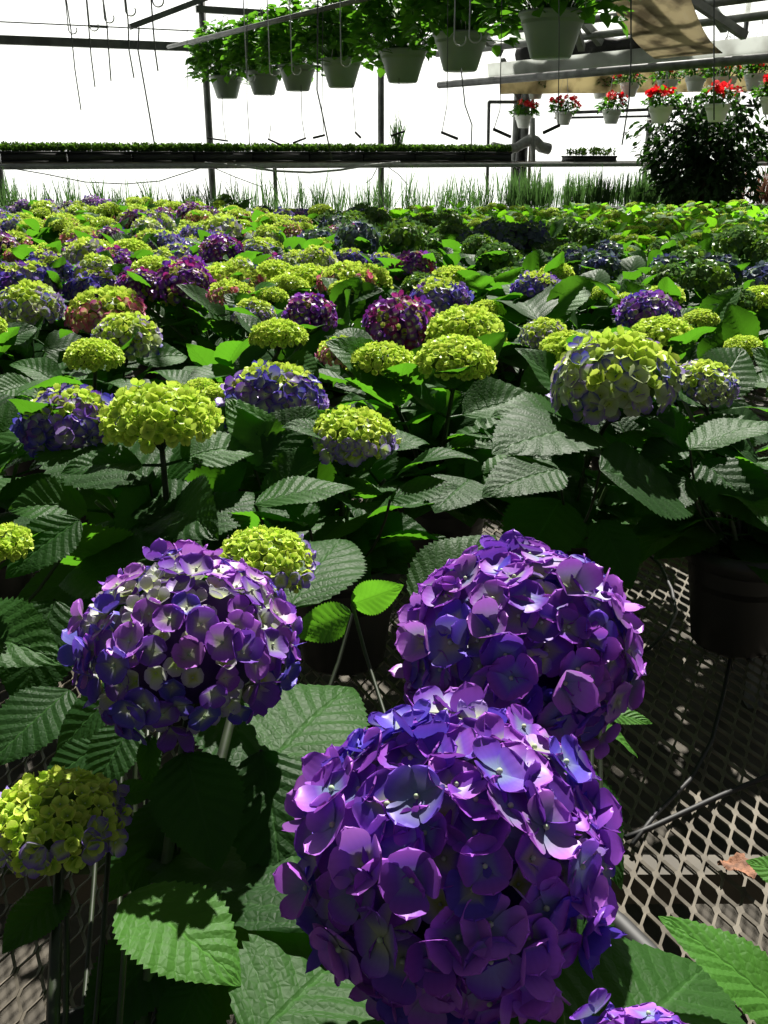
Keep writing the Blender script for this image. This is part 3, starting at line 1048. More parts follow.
# dried leaf
rng = np.random.default_rng(3)
mb = MB()
P, q, uv = leaf_template(15, 9, rng, wr=.6, droop=.5, fold=.5, wave=.10, serr=.08, quilt=.03)
P = P + rng.normal(0, .018, P.shape)
c = at_z(746, 868, BZ + .012)
V = P * .045
V[:, 2] -= V[:, 2].min()
mb.add(V, q, None, None, np.concatenate([uv, np.zeros((len(uv), 1))], 1))
o = mb.obj('dried_leaf', M_DRY, None, (c.x, c.y - .02, BZ + .002))
o.rotation_euler = (0, 0, .5)
tag(o, 'crumpled dried brown leaf lying on the bare mesh', 'leaf')

# ------------------------------------------------------------------ back wall, posts, beams
WS = .42
WY = 11.2


def wall_pt(px, z, off=0.):
    """point on the wall line (moved off towards the camera) seen in pixel column px"""
    t = (px - 384) / F
    y_ = WY - off
    for _ in range(6):
        w = y_ * CP - (z - CAMZ) * SP
        x_ = t * w
        y_ = WY - off + WS * x_
    return Vector((x_, y_, z))


def z_at(px, py, off):
    """height on that line for a pixel row"""
    z = 1.5
    for _ in range(8):
        p = wall_pt(px, z, off)
        d = ray(px, py)
        z = CAMZ + d.z * p.y / d.y
    return z


def wp(px, py, off=0.):
    return wall_pt(px, z_at(px, py, off), off)


WALLDIR = Vector((1, WS, 0)).normalized()
ANG = math.atan(WS)
a, b = Vector((-6, WY - 6 * WS, 0)), Vector((8.5, WY + 8.5 * WS, 0))
mb = MB()
nrm = Vector((-WALLDIR.y, WALLDIR.x, 0)) * .01
V = []
for p in (a, b):
    for z in (0, 3.25):
        for s in (0, 1):
            V.append(p + nrm * s + Vector((0, 0, z)))
mb.add(np.array(V), [(0, 2, 6, 4), ])
mb.v[-1] = np.array(V)
struct(mb.obj('wall_back', M_FILM, smooth=False))


def post(px, r, zt=3.25, off=.08, mat=M_STEEL, z0=0, name='trim_1'):
    p = wall_pt(px, 1.4, off)
    mb = MB()
    mb.tube([(p.x, p.y, z0), (p.x, p.y, zt)], r, 10)
    return struct(mb.obj(name, mat))


tn = [0]


def trim(mb, mat, smooth=False):
    tn[0] += 1
    return struct(mb.obj('trim_%d' % tn[0], mat, smooth=smooth))


def vpost(px, r, off=.08, z0=0., zt=3.25, mat=M_STEEL_DARK):
    p = wall_pt(px, 1.4, off)
    mb = MB()
    mb.tube([(p.x, p.y, z0), (p.x, p.y, zt)], r, 10)
    return trim(mb, mat, True)


for px, r in ((-2, .035), (211, .035), (381, .036), (646, .032), (730, .030), (-160, .035), (880, .03)):
    vpost(px, r)
vpost(515, .045)
vpost(523, .05, .14)
mb = MB()
p1, p2 = wall_pt(530, 1.45, .22), wall_pt(530, 1.9, .22)
mb.tube([(p1.x, p1.y, .5), (p1.x, p1.y, 2.1)], .018, 8)
trim(mb, M_WOOD, True)


def beam(p, q, w, h, mat, smooth=False):
    p, q = Vector(p), Vector(q)
    d = (q - p).normalized()
    s = d.cross(Vector((0, 0, 1))).normalized() * w / 2
    u = s.cross(d).normalized() * h / 2
    V = [e + s * i + u * j for e in (p, q) for i, j in ((-1, -1), (1, -1), (1, 1), (-1, 1))]
    mb = MB()
    mb.add(np.array(V), [(0, 1, 2, 3), (7, 6, 5, 4), (0, 4, 5, 1), (1, 5, 6, 2), (2, 6, 7, 3), (3, 7, 4, 0)])
    return trim(mb, mat)


beam(wp(-60, 37.5, .14), wp(420, 56, .14), .06, .075, M_STEEL_DARK)
beam(wp(196, 9, .10), wp(400, 22, .10), .05, .06, M_STEEL_DARK)
beam(wp(560, 113, .14), wp(900, 100, .14), .03, .035, M_STEEL)
beam(wp(555, 118, .14), wp(660, 116, .14), .03, .025, M_STEEL)
# tension wire
mb = MB()
mb.tube([wp(-60, 19, .3), wp(60, 24.5, .3), wp(205, 31.5, .3)], .006, 6)
mb.tube([wp(88, 26, .3), wp(108, 27, .3)], .013, 6)
trim(mb, M_STEEL_DARK, True)
# diagonal brace from the post head
beam(wp(130, 27, .25), wp(214, -5, .12), .05, .05, M_STEEL_DARK)
# curl at small pipe frame
mb = MB()
q0, q1, q2 = wp(487, 195, .35), wp(489, 102, .35), wp(516, 102, .2)
mb.tube([q0, q1], .018, 8); mb.tube([q1, q2], .018, 8)
trim(mb, M_STEEL_DARK, True)
mb = MB()
mb.tube([wp(503, 60, .6), wp(519, 100, .2)], .03, 8)
trim(mb, M_STEEL_DARK, True)

# ------------------------------------------------------------------ shelf with seedling trays
SH = 1.15     # distance in front of the wall line


def shelf_pt(px, py):
    return wp(px, py, SH)


zr = z_at(200, 163.5, SH)
pA, pB = wall_pt(-60, zr, SH), wall_pt(900, zr, SH)
shelf = thing('plant_shelf', ((pA.x + pB.x) / 2, (pA.y + pB.y) / 2, 0), 'long narrow shelf along the white back wall holding seedling trays', 'shelf', rz=ANG)
half = (pB - pA).length / 2
mb = MB(); mb.box(-half, half, -.14, .14, zr - .008, zr + .012); mb.obj('board', M_WOOD, shelf, smooth=False)
mb = MB(); mb.tube([(-half, -.15, zr - .02), (half, -.15, zr - .02)], .024, 8); mb.obj('rail', M_DUCT, shelf)
for i in range(5):
    xx = -half + .3 + i * (2 * half - .6) / 4
    mb = MB(); mb.tube([(xx, .05, 0), (xx, .05, zr - .008)], .02, 8); mb.obj('leg', M_STEEL_DARK, shelf)


def tray_proto(n, hgt, seed):
    rng = np.random.default_rng(seed)
    t = MB()
    Lx, Wy = .265, .125
    TH = .085 if n > 200 else .05
    t.box(-Lx, Lx, -Wy, Wy, 0, TH)
    for s in (-1, 1):
        t.box(-Lx - .006, Lx + .006, s * Wy - .006, s * Wy + .006, TH - .012, TH + .006)
        t.box(s * Lx - .006, s * Lx + .006, -Wy, Wy, TH - .012, TH + .006)
        t.box(-Lx - .003, Lx + .003, s * Wy - .003, s * Wy + .003, 0, .012)
    s_ = MB()
    for i in range(n):
        x, y_ = rng.uniform(-Lx, Lx), rng.uniform(-Wy, Wy)
        h = hgt * rng.uniform(.6, 1.1)
        s_.tube([(x, y_, TH), (x + rng.normal(0, .004), y_, TH + h * .8)], .0016, 3, cap=False)
        for k in range(6):
            a = rng.uniform(0, 6.28)
            put_leaf(s_, LEAF_NARROW[k % 3], (x, y_, TH + h * rng.uniform(.05, .8)), (math.cos(a), math.sin(a), rng.uniform(.3, 2.)), (0, 0, 1), hgt * .45, rng.random())
    return t.mesh('tray', M_TRAY), s_.mesh('seedlings', M_SEED)


TR = [tray_proto(420, .075, 1), tray_proto(420, .075, 2)]
TRS = tray_proto(75, .09, 3)
tl = [(-45 + 0, None)]
x = -half
xl = wall_pt(-40, zr, SH)
start = (xl - Vector((shelf.location.x, shelf.location.y, zr))).dot(WALLDIR)
ends = (wall_pt(506, zr, SH) - Vector((shelf.location.x, shelf.location.y, zr))).dot(WALLDIR)
ntr = int((ends - start) / .55)
for i in range(ntr):
    c = Vector((shelf.location.x, shelf.location.y, zr + .0125)) + WALLDIR * (ends - .275 - i * .55)
    lab = 'black tray of dense green seedlings in the unbroken row on the back shelf'
    g = 'seedling trays on the back shelf'
    if i == 0:
        lab, g = 'black seedling tray closing the unbroken shelf row, next to the grey duct', None
    t = thing('seedling_tray', c, lab, 'seedling tray', g, ANG)
    link('tray', TR[i % 2][0], t)
    s = link('seedlings', TR[i % 2][1], t)
for px, lab in ((589, 'black tray of sparse seedlings alone on the shelf between duct and dark tree'),
                (775, 'black tray of sparse seedlings on the shelf past the dark tree')):
    c = wall_pt(px, zr + .0125, SH)
    t = thing('seedling_tray', c, lab, 'seedling tray', None, ANG)
    link('tray', TRS[0], t); link('seedlings', TRS[1], t)
# a pot of fine grass standing on the shelf
rng = np.random.default_rng(21)
c = wall_pt(396, zr + .0125, SH - .20)
t = thing('potted_grass', wall_pt(396, zr + .0125, SH), 'tall wispy grass rising above the seedlings on the back shelf', 'plant')
t.location = wall_pt(398, zr + .064, SH)
mb = MB(); mb.lathe([(.001, 0), (.05, 0), (.06, .06), (.055, .06), (.05, .05), (.001, .05)], 14); mb.obj('pot', M_POT, t)
mb = MB()
for i in range(70):
    a = rng.uniform(0, 6.28); r = rng.uniform(0, .05)
    put_leaf(mb, BLADE[i % 3], (math.cos(a) * r, math.sin(a) * r, .05), (rng.normal(0, .22), rng.normal(0, .22), 1), (math.cos(a), math.sin(a), .1), rng.uniform(.18, .38), rng.random(), .5)
mb.obj('blades', M_GRASS, t)

# sagging cable and hose under the shelf
mb = MB()
mb.tube([wp(x, y_, SH + .25) for x, y_ in ((10, 168), (45, 174), (85, 182), (125, 184), (160, 181), (175, 176), (200, 168))], .005, 6)
tag(mb.obj('sagging_cable', M_TUBE), 'dark cable sagging under the shelf towards the frame edge', 'cable')
mb = MB()
mb.tube([wp(x, y_, SH + .25) for x, y_ in ((205, 163), (240, 166), (275, 171), (310, 172.5), (340, 170), (370, 165), (400, 162))], .010, 8)
tag(mb.obj('sagging_hose', M_DUCT), 'grey hose sagging along the shelf rail behind the bright block', 'hose')
for pts, lab in ((((214, 168), (235, 177), (262, 187)), 'thin dark tube slanting down from the post under the shelf'),
                 (((377, 168), (372, 178), (366, 183)), 'short dark tube hanging under the shelf at the middle post'),
                 (((388, 167), (398, 174), (408, 185)), 'short dark tube slanting down just past the middle post')):
    mb = MB(); mb.tube([wp(x, y_, SH + .25) for x, y_ in pts], .004, 6)
    tag(mb.obj('drip_tube', M_TUBE), lab, 'tube')

# ------------------------------------------------------------------ grey duct
mb = MB()
pts = [wp(x, y_, .75) for x, y_ in ((492, 147), (505, 149.5), (516, 148), (524, 143), (530, 140), (535, 141), (541, 147), (549, 149))]
mb.tube(pts, [.055, .05, .05, .055, .06, .06, .06, .06], 12)
tag(mb.obj('insulated_duct', M_DUCT), 'bent grey insulated duct crossing the thick post above the shelf', 'duct')
mb = MB(); mb.tube([wp(533, 165, .8), wp(532.5, 118, .8)], .028, 8)
tag(mb.obj('standing_pipe', M_DUCT), 'pale vertical pipe rising through the bend of the grey duct', 'pipe')
mb = MB()
p = wp(521, 156, .55)
mb.lathe([(.001, -.13), (.05, -.13), (.06, -.05), (.055, .05), (.07, .06), (.06, .11), (.03, .12), (.001, .12)], 12)
tag(mb.obj('water_valve', M_BLACK, None, p), 'black valve body clamped to the thick post below the duct', 'valve')

# ------------------------------------------------------------------ grasses in front of the wall
GO = 1.9
zt = BZ + .20


def grass(px0, px1, mat, n, hmin, hmax, seed, label, lean=.12):
    rng = np.random.default_rng(seed)
    mb = MB()
    nclump = n // 14
    for c in range(nclump):
        off = GO + rng.uniform(-.18, .25)
        p = wall_pt(rng.uniform(px0, px1), zt, off)
        h = rng.uniform(hmin, hmax)
        for i in range(14):
            a = rng.uniform(0, 6.28)
            put_leaf(mb, BLADE[rng.integers(3)], (p.x + rng.normal(0, .022), p.y + rng.normal(0, .022), zt), (rng.normal(0, lean), rng.normal(0, lean), 1),
                     (math.cos(a), math.sin(a), .05), h * rng.uniform(.5, 1.15), rng.random(), rng.uniform(.3, .6))
    return tag(mb.obj('spiky_grass', mat), label, 'grass', kind='stuff')


grass(-60, 505, M_GRASS, 2900, .14, .40, 1, 'thin spiky grasses under the shelf, from frame edge to thick post', .2)
grass(505, 735, M_GRASS, 3600, .22, .40, 2, 'upright dark green grasses between thick post and dark tree', .08)
grass(728, 830, M_GRASS_RED, 800, .28, .42, 3, 'reddish brown grasses past the dark tree', .08)
gb = thing('grass_bench', (wall_pt(384, 0, GO)).to_tuple(), 'low dark bench below the back wall carrying the spiky grasses', 'bench', rz=ANG)
mb = MB(); mb.box(-5.0, 5.6, -.26, .30, zt - .045, zt - .001); mb.obj('top', M_TRAY, gb, smooth=False)
for xx in (-4.6, -1.6, 1.6, 4.8):
    mb = MB(); mb.box(xx, xx + .05, -.02, .03, 0, zt - .045); mb.obj('leg', M_STEEL_DARK, gb, smooth=False)

# ------------------------------------------------------------------ dark potted tree
rng = np.random.default_rng(33)
tp = at_y(700, 194, 9.55)
tree = thing('potted_tree', (tp.x, tp.y, 0), 'dark small-leaved bushy tree standing before the white wall, under the red-flowered baskets', 'tree')
mb = MB(); mb.lathe([(.001, .55), (.14, .55), (.18, .86), (.19, .86), (.19, .90), (.175, .90), (.165, .84), (.001, .84)], 20); mb.lathe([(.001, 0), (.2, 0), (.2, .55), (.001, .55)], 16)
mb.obj('pot', M_POT, tree)
mb = MB()
mb.tube(bez(Vector((0, 0, .84)), Vector((.03, 0, 1.2)), Vector((-.02, .02, 1.75)), 8), [.035, .033, .03, .028, .025, .02, .015, .01], 8)
br = []
for i in range(26):
    z0 = rng.uniform(1.0, 1.65)
    a = rng.uniform(0, 6.28)
    R = .56 * math.sqrt(max(.05, 1 - ((z0 + .12 - 1.5) / .6) ** 2))
    e = Vector((math.cos(a) * R * rng.uniform(.5, 1), math.sin(a) * R * rng.uniform(.5, 1), z0 + rng.uniform(.1, .35)))
    path = bez(Vector((0, 0, z0)), Vector((e.x * .6, e.y * .6, z0 + .1)), e, 5)
    br.append(path)
    mb.tube(path, [.012, .010, .008, .006, .004], 5)
mb.obj('trunk', M_BARK, tree)
mb = MB()
for i in range(4600):
    while True:
        q = Vector(rng.uniform(-1, 1, 3))
        if .35 < q.length < 1 or (q.length < 1 and rng.random() < .4):
            break
    s = .95 + .22 * math.sin(q.x * 8 + q.z * 6) + .18 * math.sin(q.z * 12 + q.y * 7 + q.x * 4)
    c = Vector((q.x * .58 * s, q.y * .5 * s, 1.42 + q.z * .57 * s))
    d = Vector((q.x, q.y, -.5 + rng.uniform(-.5, .6))) + Vector(rng.normal(0, .5, 3))
    put_leaf(mb, LEAF_NARROW[i % 3], c, d, (rng.normal(0, .5), rng.normal(0, .5), 1), rng.uniform(.06, .10), rng.random())
for path in br:
    for j in range(22):
        p = path[-1] + Vector(rng.normal(0, .05, 3))
        put_leaf(mb, LEAF_NARROW[j % 3], p, rng.normal(0, 1, 3) + np.array([0, 0, -.4]), (0, 0, 1), rng.uniform(.05, .085), rng.random())
mb.obj('foliage', M_LEAF_FICUS, tree)

# ------------------------------------------------------------------ hanging baskets
def basket_proto(R, H, mat, scallop=True):
    mb = MB()
    prof = [(.001, -H), (R * .55, -H), (R * .60, -H + .006), (R * .80, -H * .45), (R * .95, -.02), (R * .96, -.016), (R * 1.0, -.014), (R * 1.0, .0), (R * .95, 0), (R * .9, -.05), (.001, -.05)]
    mb.lathe(prof, 28)
    return mb.mesh('pot', mat)


def hanger(R, h):
    out = []
    for k in range(3):
        a = 2 * PI * k / 3 + .4
        mb = MB()
        mb.tube([(R * .97 * math.cos(a), R * .97 * math.sin(a), -.005), (.012 * math.cos(a), .012 * math.sin(a), h)], .0022, 5)
        out.append(mb.mesh('hanger_wire', M_WIRE))
    mb = MB()
    mb.tube([(0, 0, h - .01), (0, 0, h + .05)] + [(.022 - .022 * math.cos(t), 0, h + .05 + .022 * math.sin(t)) for t in np.linspace(0, PI * 1.25, 8)], .003, 6)
    return out, mb.mesh('hook', M_WIRE)


def basket_foliage(R, n, seed, mat, H, spread, lmin, lmax, tpl):
    rng = np.random.default_rng(seed)
    mb = MB()
    for i in range(n):
        a = rng.uniform(0, 6.28)
        rr = math.sqrt(rng.random())
        top = H * (1 - .55 * rr * rr) * rng.uniform(.25, 1.)
        c = Vector((math.cos(a) * rr * spread, math.sin(a) * rr * spread, top - (.30 * H * rng.random() if rr > .8 else 0)))
        if i % 5 == 0:
            mb.tube(bez(Vector((c.x * .3, c.y * .3, -.04)), Vector((c.x * .5, c.y * .5, c.z * .7)), c, 5), .0028, 4, cap=False)
        d = Vector((math.cos(a) * rng.uniform(.3, 1.2), math.sin(a) * rng.uniform(.3, 1.2), rng.uniform(-.6, .5)))
        put_leaf(mb, tpl[rng.integers(len(tpl))], c, d, (rng.normal(0, .35), rng.normal(0, .35), 1), rng.uniform(lmin, lmax), rng.random())
    return mb.mesh('foliage', mat)


GB_R, GB_H = .155, .19
gb_pot = basket_proto(GB_R, GB_H, M_BASKET)
gb_h, gb_hook = hanger(GB_R, .42)
gb_fol = [basket_foliage(GB_R, 640, 60 + i, M_LEAF_BASKET, .47, .29, .06, .105, LEAF_OVAL) for i in range(4)]
GBK = [(226, 84, 34), (263, 80, 36), (297, 76, 39), (341, 71, 43), (403, 62, 49), (461, 46, 57), (553, 26, 69)]
ords = ['smallest and farthest grey-green leafy hanging basket, beside the wall post', 'second from the far end in the row of grey-green leafy hanging baskets',
        'third from the far end in the row of grey-green leafy hanging baskets', 'middle one of the seven grey-green leafy hanging baskets',
        'third from the near end in the row of grey-green leafy hanging baskets', 'second from the near end in the row of grey-green leafy hanging baskets',
        'largest and nearest grey-green leafy hanging basket, cut by the top edge']
gpos = []
for i, (bx, by, w) in enumerate(GBK):
    dist = 2 * GB_R * F / w
    d = ray(bx, by - (8, 9, 11, 12, 12, 13, 14)[i])
    dd = d * (dist)       # dist along optical axis
    p = Vector((0, 0, CAMZ)) + dd
    gpos.append(p)
# put them on one straight line
P0, P1 = gpos[0], gpos[-1]
for i, (bx, by, w) in enumerate(GBK):
    p = gpos[i]
    t = thing('hanging_basket', p, ords[i], 'hanging basket', 'leafy hanging baskets on the overhead rail', rz=i * 1.3)
    link('pot', gb_pot, t)
    link('foliage', gb_fol[i % 4], t, rz=i * .7)
    for h_ in gb_h:
        link('hanger_wire', h_, t)
    link('hook', gb_hook, t)
# the rail they hang on (two pipes)
for (a_, b_, r) in (((168, 47), (372, -3), .016), ((190, 44), (560, -52), .014)):
    pa = Vector((0, 0, CAMZ)) + ray(*a_) * 8.6
    pb = Vector((0, 0, CAMZ)) + ray(*b_) * (5.6 if b_[0] < 400 else 4.4)
    mb = MB(); mb.tube([pa, pb], r, 8)
    trim(mb, M_STEEL_DARK, True)

# red-flowered baskets
RB_R, RB_H = .105, .135
rb_pot = basket_proto(RB_R, RB_H, M_WHITEPOT)
rb_h, rb_hook = hanger(RB_R, .42)
rb_fol = [basket_foliage(RB_R, 150, 160 + i, M_LEAF, .14, .14, .05, .075, LEAF_NARROW) for i in range(3)]
M_RED = petal_mat('red_petal', .4, .5)


def red_flowers(seed):
    rng = np.random.default_rng(seed)
    out = []
    mb = MB()
    for j in range(10):
        a = rng.uniform(0, 6.28); rr = rng.uniform(.02, .15)
        c = Vector((math.cos(a) * rr, math.sin(a) * rr, .13 - rr * .3 + rng.uniform(-.02, .03)))
        for k in range(4):
            P, Q, A = FLO['low']['open'][rng.integers(6)]
            nrm = Vector((math.cos(a) * .5, math.sin(a) * .5 - .4, .7)) + Vector(rng.normal(0, .4, 3))
            R = np.array(nrm.to_track_quat('Z', 'Y').to_matrix())
            s = rng.uniform(.022, .032)
            col = jit(L(225, 28, 36) if rng.random() < .8 else L(240, 90, 90), rng)
            mb.add((P * s) @ R.T + np.array(c) + rng.normal(0, .014, 3), Q, None, np.tile(col, (len(P), 1)), np.concatenate([A, np.zeros((len(A), 1))], 1))
    return mb.mesh('blossom', M_RED)


rb_flo = [red_flowers(200 + i) for i in range(3)]
RED = [(536, 86, 17, 'half-hidden white basket of red flowers just under the gutter pipe start'),
       (601, 86, 18, 'white basket of red flowers first along the upper row past the duct'),
       (630, 83, 20, 'white basket with few blooms, second along the upper row'),
       (668, 80, 21, 'white basket of red flowers, third along the upper row'),
       (696, 76, 22, 'white basket of red flowers, fourth along the upper row'),
       (725, 77, 25, 'white basket of red flowers, fifth along the upper row'),
       (756, 74, 23, 'white basket of red flowers, last of the upper row at the frame edge'),
       (524, 115, 18, 'white basket of red flowers in the lower row, touching the thick post'),
       (564, 112, 19, 'white basket of red flowers in the lower row, second from the thick post'),
       (612, 110, 20, 'white basket of red flowers in the lower row, third from the thick post'),
       (661, 106, 25, 'white basket of red flowers in the lower row, at the dark tree shoulder'),
       (718, 104, 26, 'white basket of red flowers in the lower row, right over the dark tree'),
       (773, 97, 25, 'white basket of red flowers in the lower row, cut by the frame edge')]
for i, (bx, by, w, lab) in enumerate(RED):
    dist = 2 * RB_R * F / w
    p = Vector((0, 0, CAMZ)) + ray(bx, by) * dist
    lim = WY + WS * p.x - .35
    if p.y > lim:
        p = at_y(bx, by, lim)
    t = thing('hanging_basket', p, lab, 'hanging basket', 'red-flowered white baskets', rz=i * 1.1)
    link('pot', rb_pot, t)
    link('foliage', rb_fol[i % 3], t, rz=i)
    link('blossom', rb_flo[i % 3], t, rz=i * .5)
    for h_ in rb_h:
        link('hanger_wire', h_, t)
    link('hook', rb_hook, t)

# ------------------------------------------------------------------ hooks and drip lines
def pt(px, py, dist):
    return Vector((0, 0, CAMZ)) + ray(px, py) * dist


RK = .58                        # all overhead rails run the same way: x = c - RK * y
RZ = 3.0


def line_y(px, py, c):
    d = ray(px, py)
    return c / (d.x / d.y + RK)


def hook_thing(px, y0, y1, c, lab, r=.004, size=.035, mat=M_WIRE):
    Y = line_y(px, y1, c)
    yb = at_y(px, y1, Y)
    mb = MB()
    x0, y_0 = yb.x, yb.y
    pts = [(x0, y_0, RZ - .012), (x0, y_0, yb.z + size)]
    pts += [(x0 + size - size * math.cos(t), y_0, yb.z + size - size * math.sin(t)) for t in np.linspace(.2, PI * 1.15, 9)]
    mb.tube(pts, r, 6)
    return tag(mb.obj('hanging_hook', mat), lab, 'hook')


CA, CB, CC, CG = 1.85, 2.95, 3.7, 3.27
hk = [(69, 34), (90, 31), (105, 23), (126, 16), (153, 7)]
hl = ['empty wire hook nearest the frame edge, above the top beam', 'second empty wire hook in from the frame edge', 'middle one of the five empty wire hooks',
      'fourth empty wire hook in from the frame edge', 'empty wire hook cut by the top edge above the long black tube']
for (px, y1), lab in zip(hk, hl):
    hook_thing(px, -10, y1, CA, lab, .0036, .026)
for (px, y1), lab in zip([(270, 76), (292, 75), (341, 67), (454, 46), (469, 43), (247, 82)],
                         ['long wire hook hanging before the second leafy basket', 'long wire hook hanging before the third leafy basket', 'long wire hook hanging before the middle leafy basket',
                          'long wire hook before the second nearest leafy basket, farther of two', 'long wire hook before the second nearest leafy basket, nearer of two',
                          'thin long wire hook hanging between the first two leafy baskets']):
    hook_thing(px, -20, y1, CB, lab, .0035, .026)


def drip(points, c, stake, lab, r=.0028):
    Y = line_y(points[0][0], points[0][1], c)
    pts = [at_y(x, y_, Y) for x, y_ in points]
    if points[0][1] < 0:
        pts.insert(0, Vector((pts[0].x, pts[0].y, RZ - .012)))
    t = thing('hanging_drip_line', pts[-1], lab, 'drip line')
    o = pts[-1]
    mb = MB()
    mb.tube([p - o for p in pts], r, 6)
    mb.obj('tube', M_TUBE, t)
    if stake:
        mb = MB()
        mb.tube([at_y(*stake[0], Y) - o, at_y(*stake[1], Y) - o], .007, 6)
        mb.obj('stake', M_BLACK, t)
    return t


DR = [([(64, -15), (71, 30), (75, 70), (81, 110)], CA, None, 'bare drip tube hanging lowest of the five beside the frame edge', .0038),
      ([(85, -15), (89, 30), (91, 55), (95, 87)], CA, None, 'bare drip tube, second in from the frame edge', .0038),
      ([(101, -15), (107, 25), (109, 55), (111, 81)], CA, None, 'bare drip tube, middle of the five beside the frame edge', .0038),
      ([(124, -15), (128, 20), (129, 50), (134, 78)], CA, None, 'bare drip tube, fourth in from the frame edge', .0038),
      ([(150, -15), (153, 25), (155, 50), (158, 71)], CA, None, 'bare drip tube, shortest of the five, above the long black tube', .0038),
      ([(187, -10), (187, 50), (188, 96), (190, 97)], CB, None, 'thin wire hanging just outside the farthest leafy basket', .002),
      ([(222, 95), (223, 120), (226, 140)], CG, ((207, 138), (228, 141)), 'drip tube with a stake below the farthest leafy basket', .0025),
      ([(247, -12), (247, 100), (250, 147)], CB, None, 'drip tube reaching the seedlings below the second leafy basket', .0025),
      ([(271, 90), (271, 125), (269, 139)], CG, ((268, 139), (281, 145)), 'drip tube with a stake below the second leafy basket', .0025),
      ([(301, 85), (302, 120), (305, 138)], CG, ((293, 143), (306, 138)), 'drip tube with a stake below the third leafy basket', .0025),
      ([(318, -12), (317, 90), (323, 117), (332, 160)], CB, None, 'dark curved tube looping down between third and middle leafy baskets', .0045),
      ([(323, -12), (322, 110), (324, 134)], CB, ((313, 138), (325, 135)), 'drip tube with a stake beside the dark curved tube', .002),
      ([(352, 83), (355, 120), (356, 132)], CG, ((355, 132), (361, 138)), 'drip tube with a short stake below the middle leafy basket', .0022),
      ([(399, 78), (399, 118), (403, 133)], CG, ((391, 136), (405, 131)), 'drip tube with a stake below the third nearest leafy basket', .0022),
      ([(448, -12), (447, 105), (442, 132)], CB, ((441, 132), (458, 139)), 'drip tube with a stake below the second nearest leafy basket', .002),
      ([(461, 68), (465, 105), (472, 125), (471, 148)], CG, None, 'dark curved tube below the second nearest leafy basket', .0035),
      ([(502, -12), (500, 110), (494, 129)], CB, ((493, 129), (511, 137)), 'drip tube with a stake by the thick post', .002),
      ([(559, -20), (559, 60), (558, 125)], CB, ((543, 133), (560, 125)), 'drip tube with a stake below the nearest leafy basket', .002),
      ([(631, -20), (631, 60), (629, 100), (622, 145)], CC, None, 'dark cable hanging in front of the gutter pipe', .0035),
      ([(714, -20), (714, 60), (714, 120)], CC, None, 'dark cable hanging in front of the basket above the dark tree', .003)]
for d_ in DR:
    drip(*d_)
# the long tube hangs from the tension wire by the wall
pts = [wp(139, 27.5, .3), wp(138, 50, .4), wp(146, 95, .7), wp(155, 147, SH - .1)]
mb = MB(); mb.tube(pts, .007, 6)
tag(mb.obj('drip_tube', M_BLACK), 'long black tube running from the tension wire down to the shelf', 'tube')
for c_ in (CA, CB, CC):
    mb = MB(); mb.tube([(c_ - RK * 3.2, 3.2, RZ), (c_ - RK * 9.0, 9.0, RZ)], .013, 8)
    trim(mb, M_STEEL_DARK, True)
for y_ in (4.2, 8.6):
    mb = MB(); mb.tube([(CA - RK * y_ - .6, y_, RZ + .03), (CC - RK * y_ + 1.2, y_, RZ + .03)], .018, 8)
    trim(mb, M_STEEL_DARK, True)

# ------------------------------------------------------------------ gutter, pipe and roof at the upper corner
def G(px, py, dist):
    return pt(px, py, dist)


# gutter pipe
gp0, gp1 = G(439, 85, 8.6), G(900, 39, 5.6)
gp1.z = gp0.z
mb = MB(); mb.tube([gp0, gp1], .030, 12)
tag(mb.obj('gutter_pipe', M_STEEL), 'long grey pipe slanting across the red-flowered baskets', 'pipe')
gd = (gp1 - gp0).normalized()
gn = Vector((gd.y, -gd.x, 0)).normalized()
if gn.y < 0:
    gn = -gn            # away from the camera
# gutter trough behind the pipe
gA = gp0 + gd * .35 + gn * .25 + Vector((0, 0, .06))
gB = gp1 + gn * .25 + Vector((0, 0, .06))
mb = MB()
sec = [(0, .105), (.02, 0), (.22, 0), (.24, .105), (.232, .105), (.214, .008), (.028, .008), (.008, .105)]
V = [e + gn * s + Vector((0, 0, h)) for e in (gA, gB) for s, h in sec]
n = len(sec)
mb.add(np.array(V), [(i, (i + 1) % n, n + (i + 1) % n, n + i) for i in range(n)])
trim(mb, M_GUTTER)
# roof slope rising towards the camera from the gutter
def roof(s, up):
    """s along the gutter from its start, up along the slope"""
    return gA + gd * s + gn * (-.05) + Vector((0, 0, .2)) + (-gn * .86 + Vector((0, 0, .50))) * up


mb = MB()
V = [roof(-.3, 0), roof(3.9, 0), roof(3.9, 1.9), roof(-.3, 1.9)]
V2 = [Vector(v) + Vector((0, 0, .012)) for v in V]
mb.add(np.array(V + V2), [(0, 1, 2, 3), (7, 6, 5, 4), (0, 4, 5, 1), (1, 5, 6, 2), (2, 6, 7, 3), (3, 7, 4, 0)])
struct(mb.obj('ceiling', M_ROOF, smooth=False))
for up in (.12, .30, .48, .75, 1.1, 1.5):
    mb = MB(); mb.tube([roof(-.5, up) - Vector((0, 0, .05)), roof(3.95, up) - Vector((0, 0, .05))], .028, 8); trim(mb, M_STEEL_DARK, True)
for s in (.2, .75, 1.3, 1.85, 2.4, 2.95, 3.5):
    beam(roof(s, -.02) - Vector((0, 0, .02)), roof(s, 1.9) - Vector((0, 0, .02)), .05, .06, M_STEEL_DARK)
# braces under the roof
beam(roof(1.2, .1) - Vector((0, 0, .12)), roof(1.9, 1.5) - Vector((0, 0, .3)), .05, .05, M_STEEL_DARK)
beam(roof(2.6, .05) - Vector((0, 0, .12)), roof(2.2, 1.5) - Vector((0, 0, .3)), .05, .05, M_STEEL_DARK)
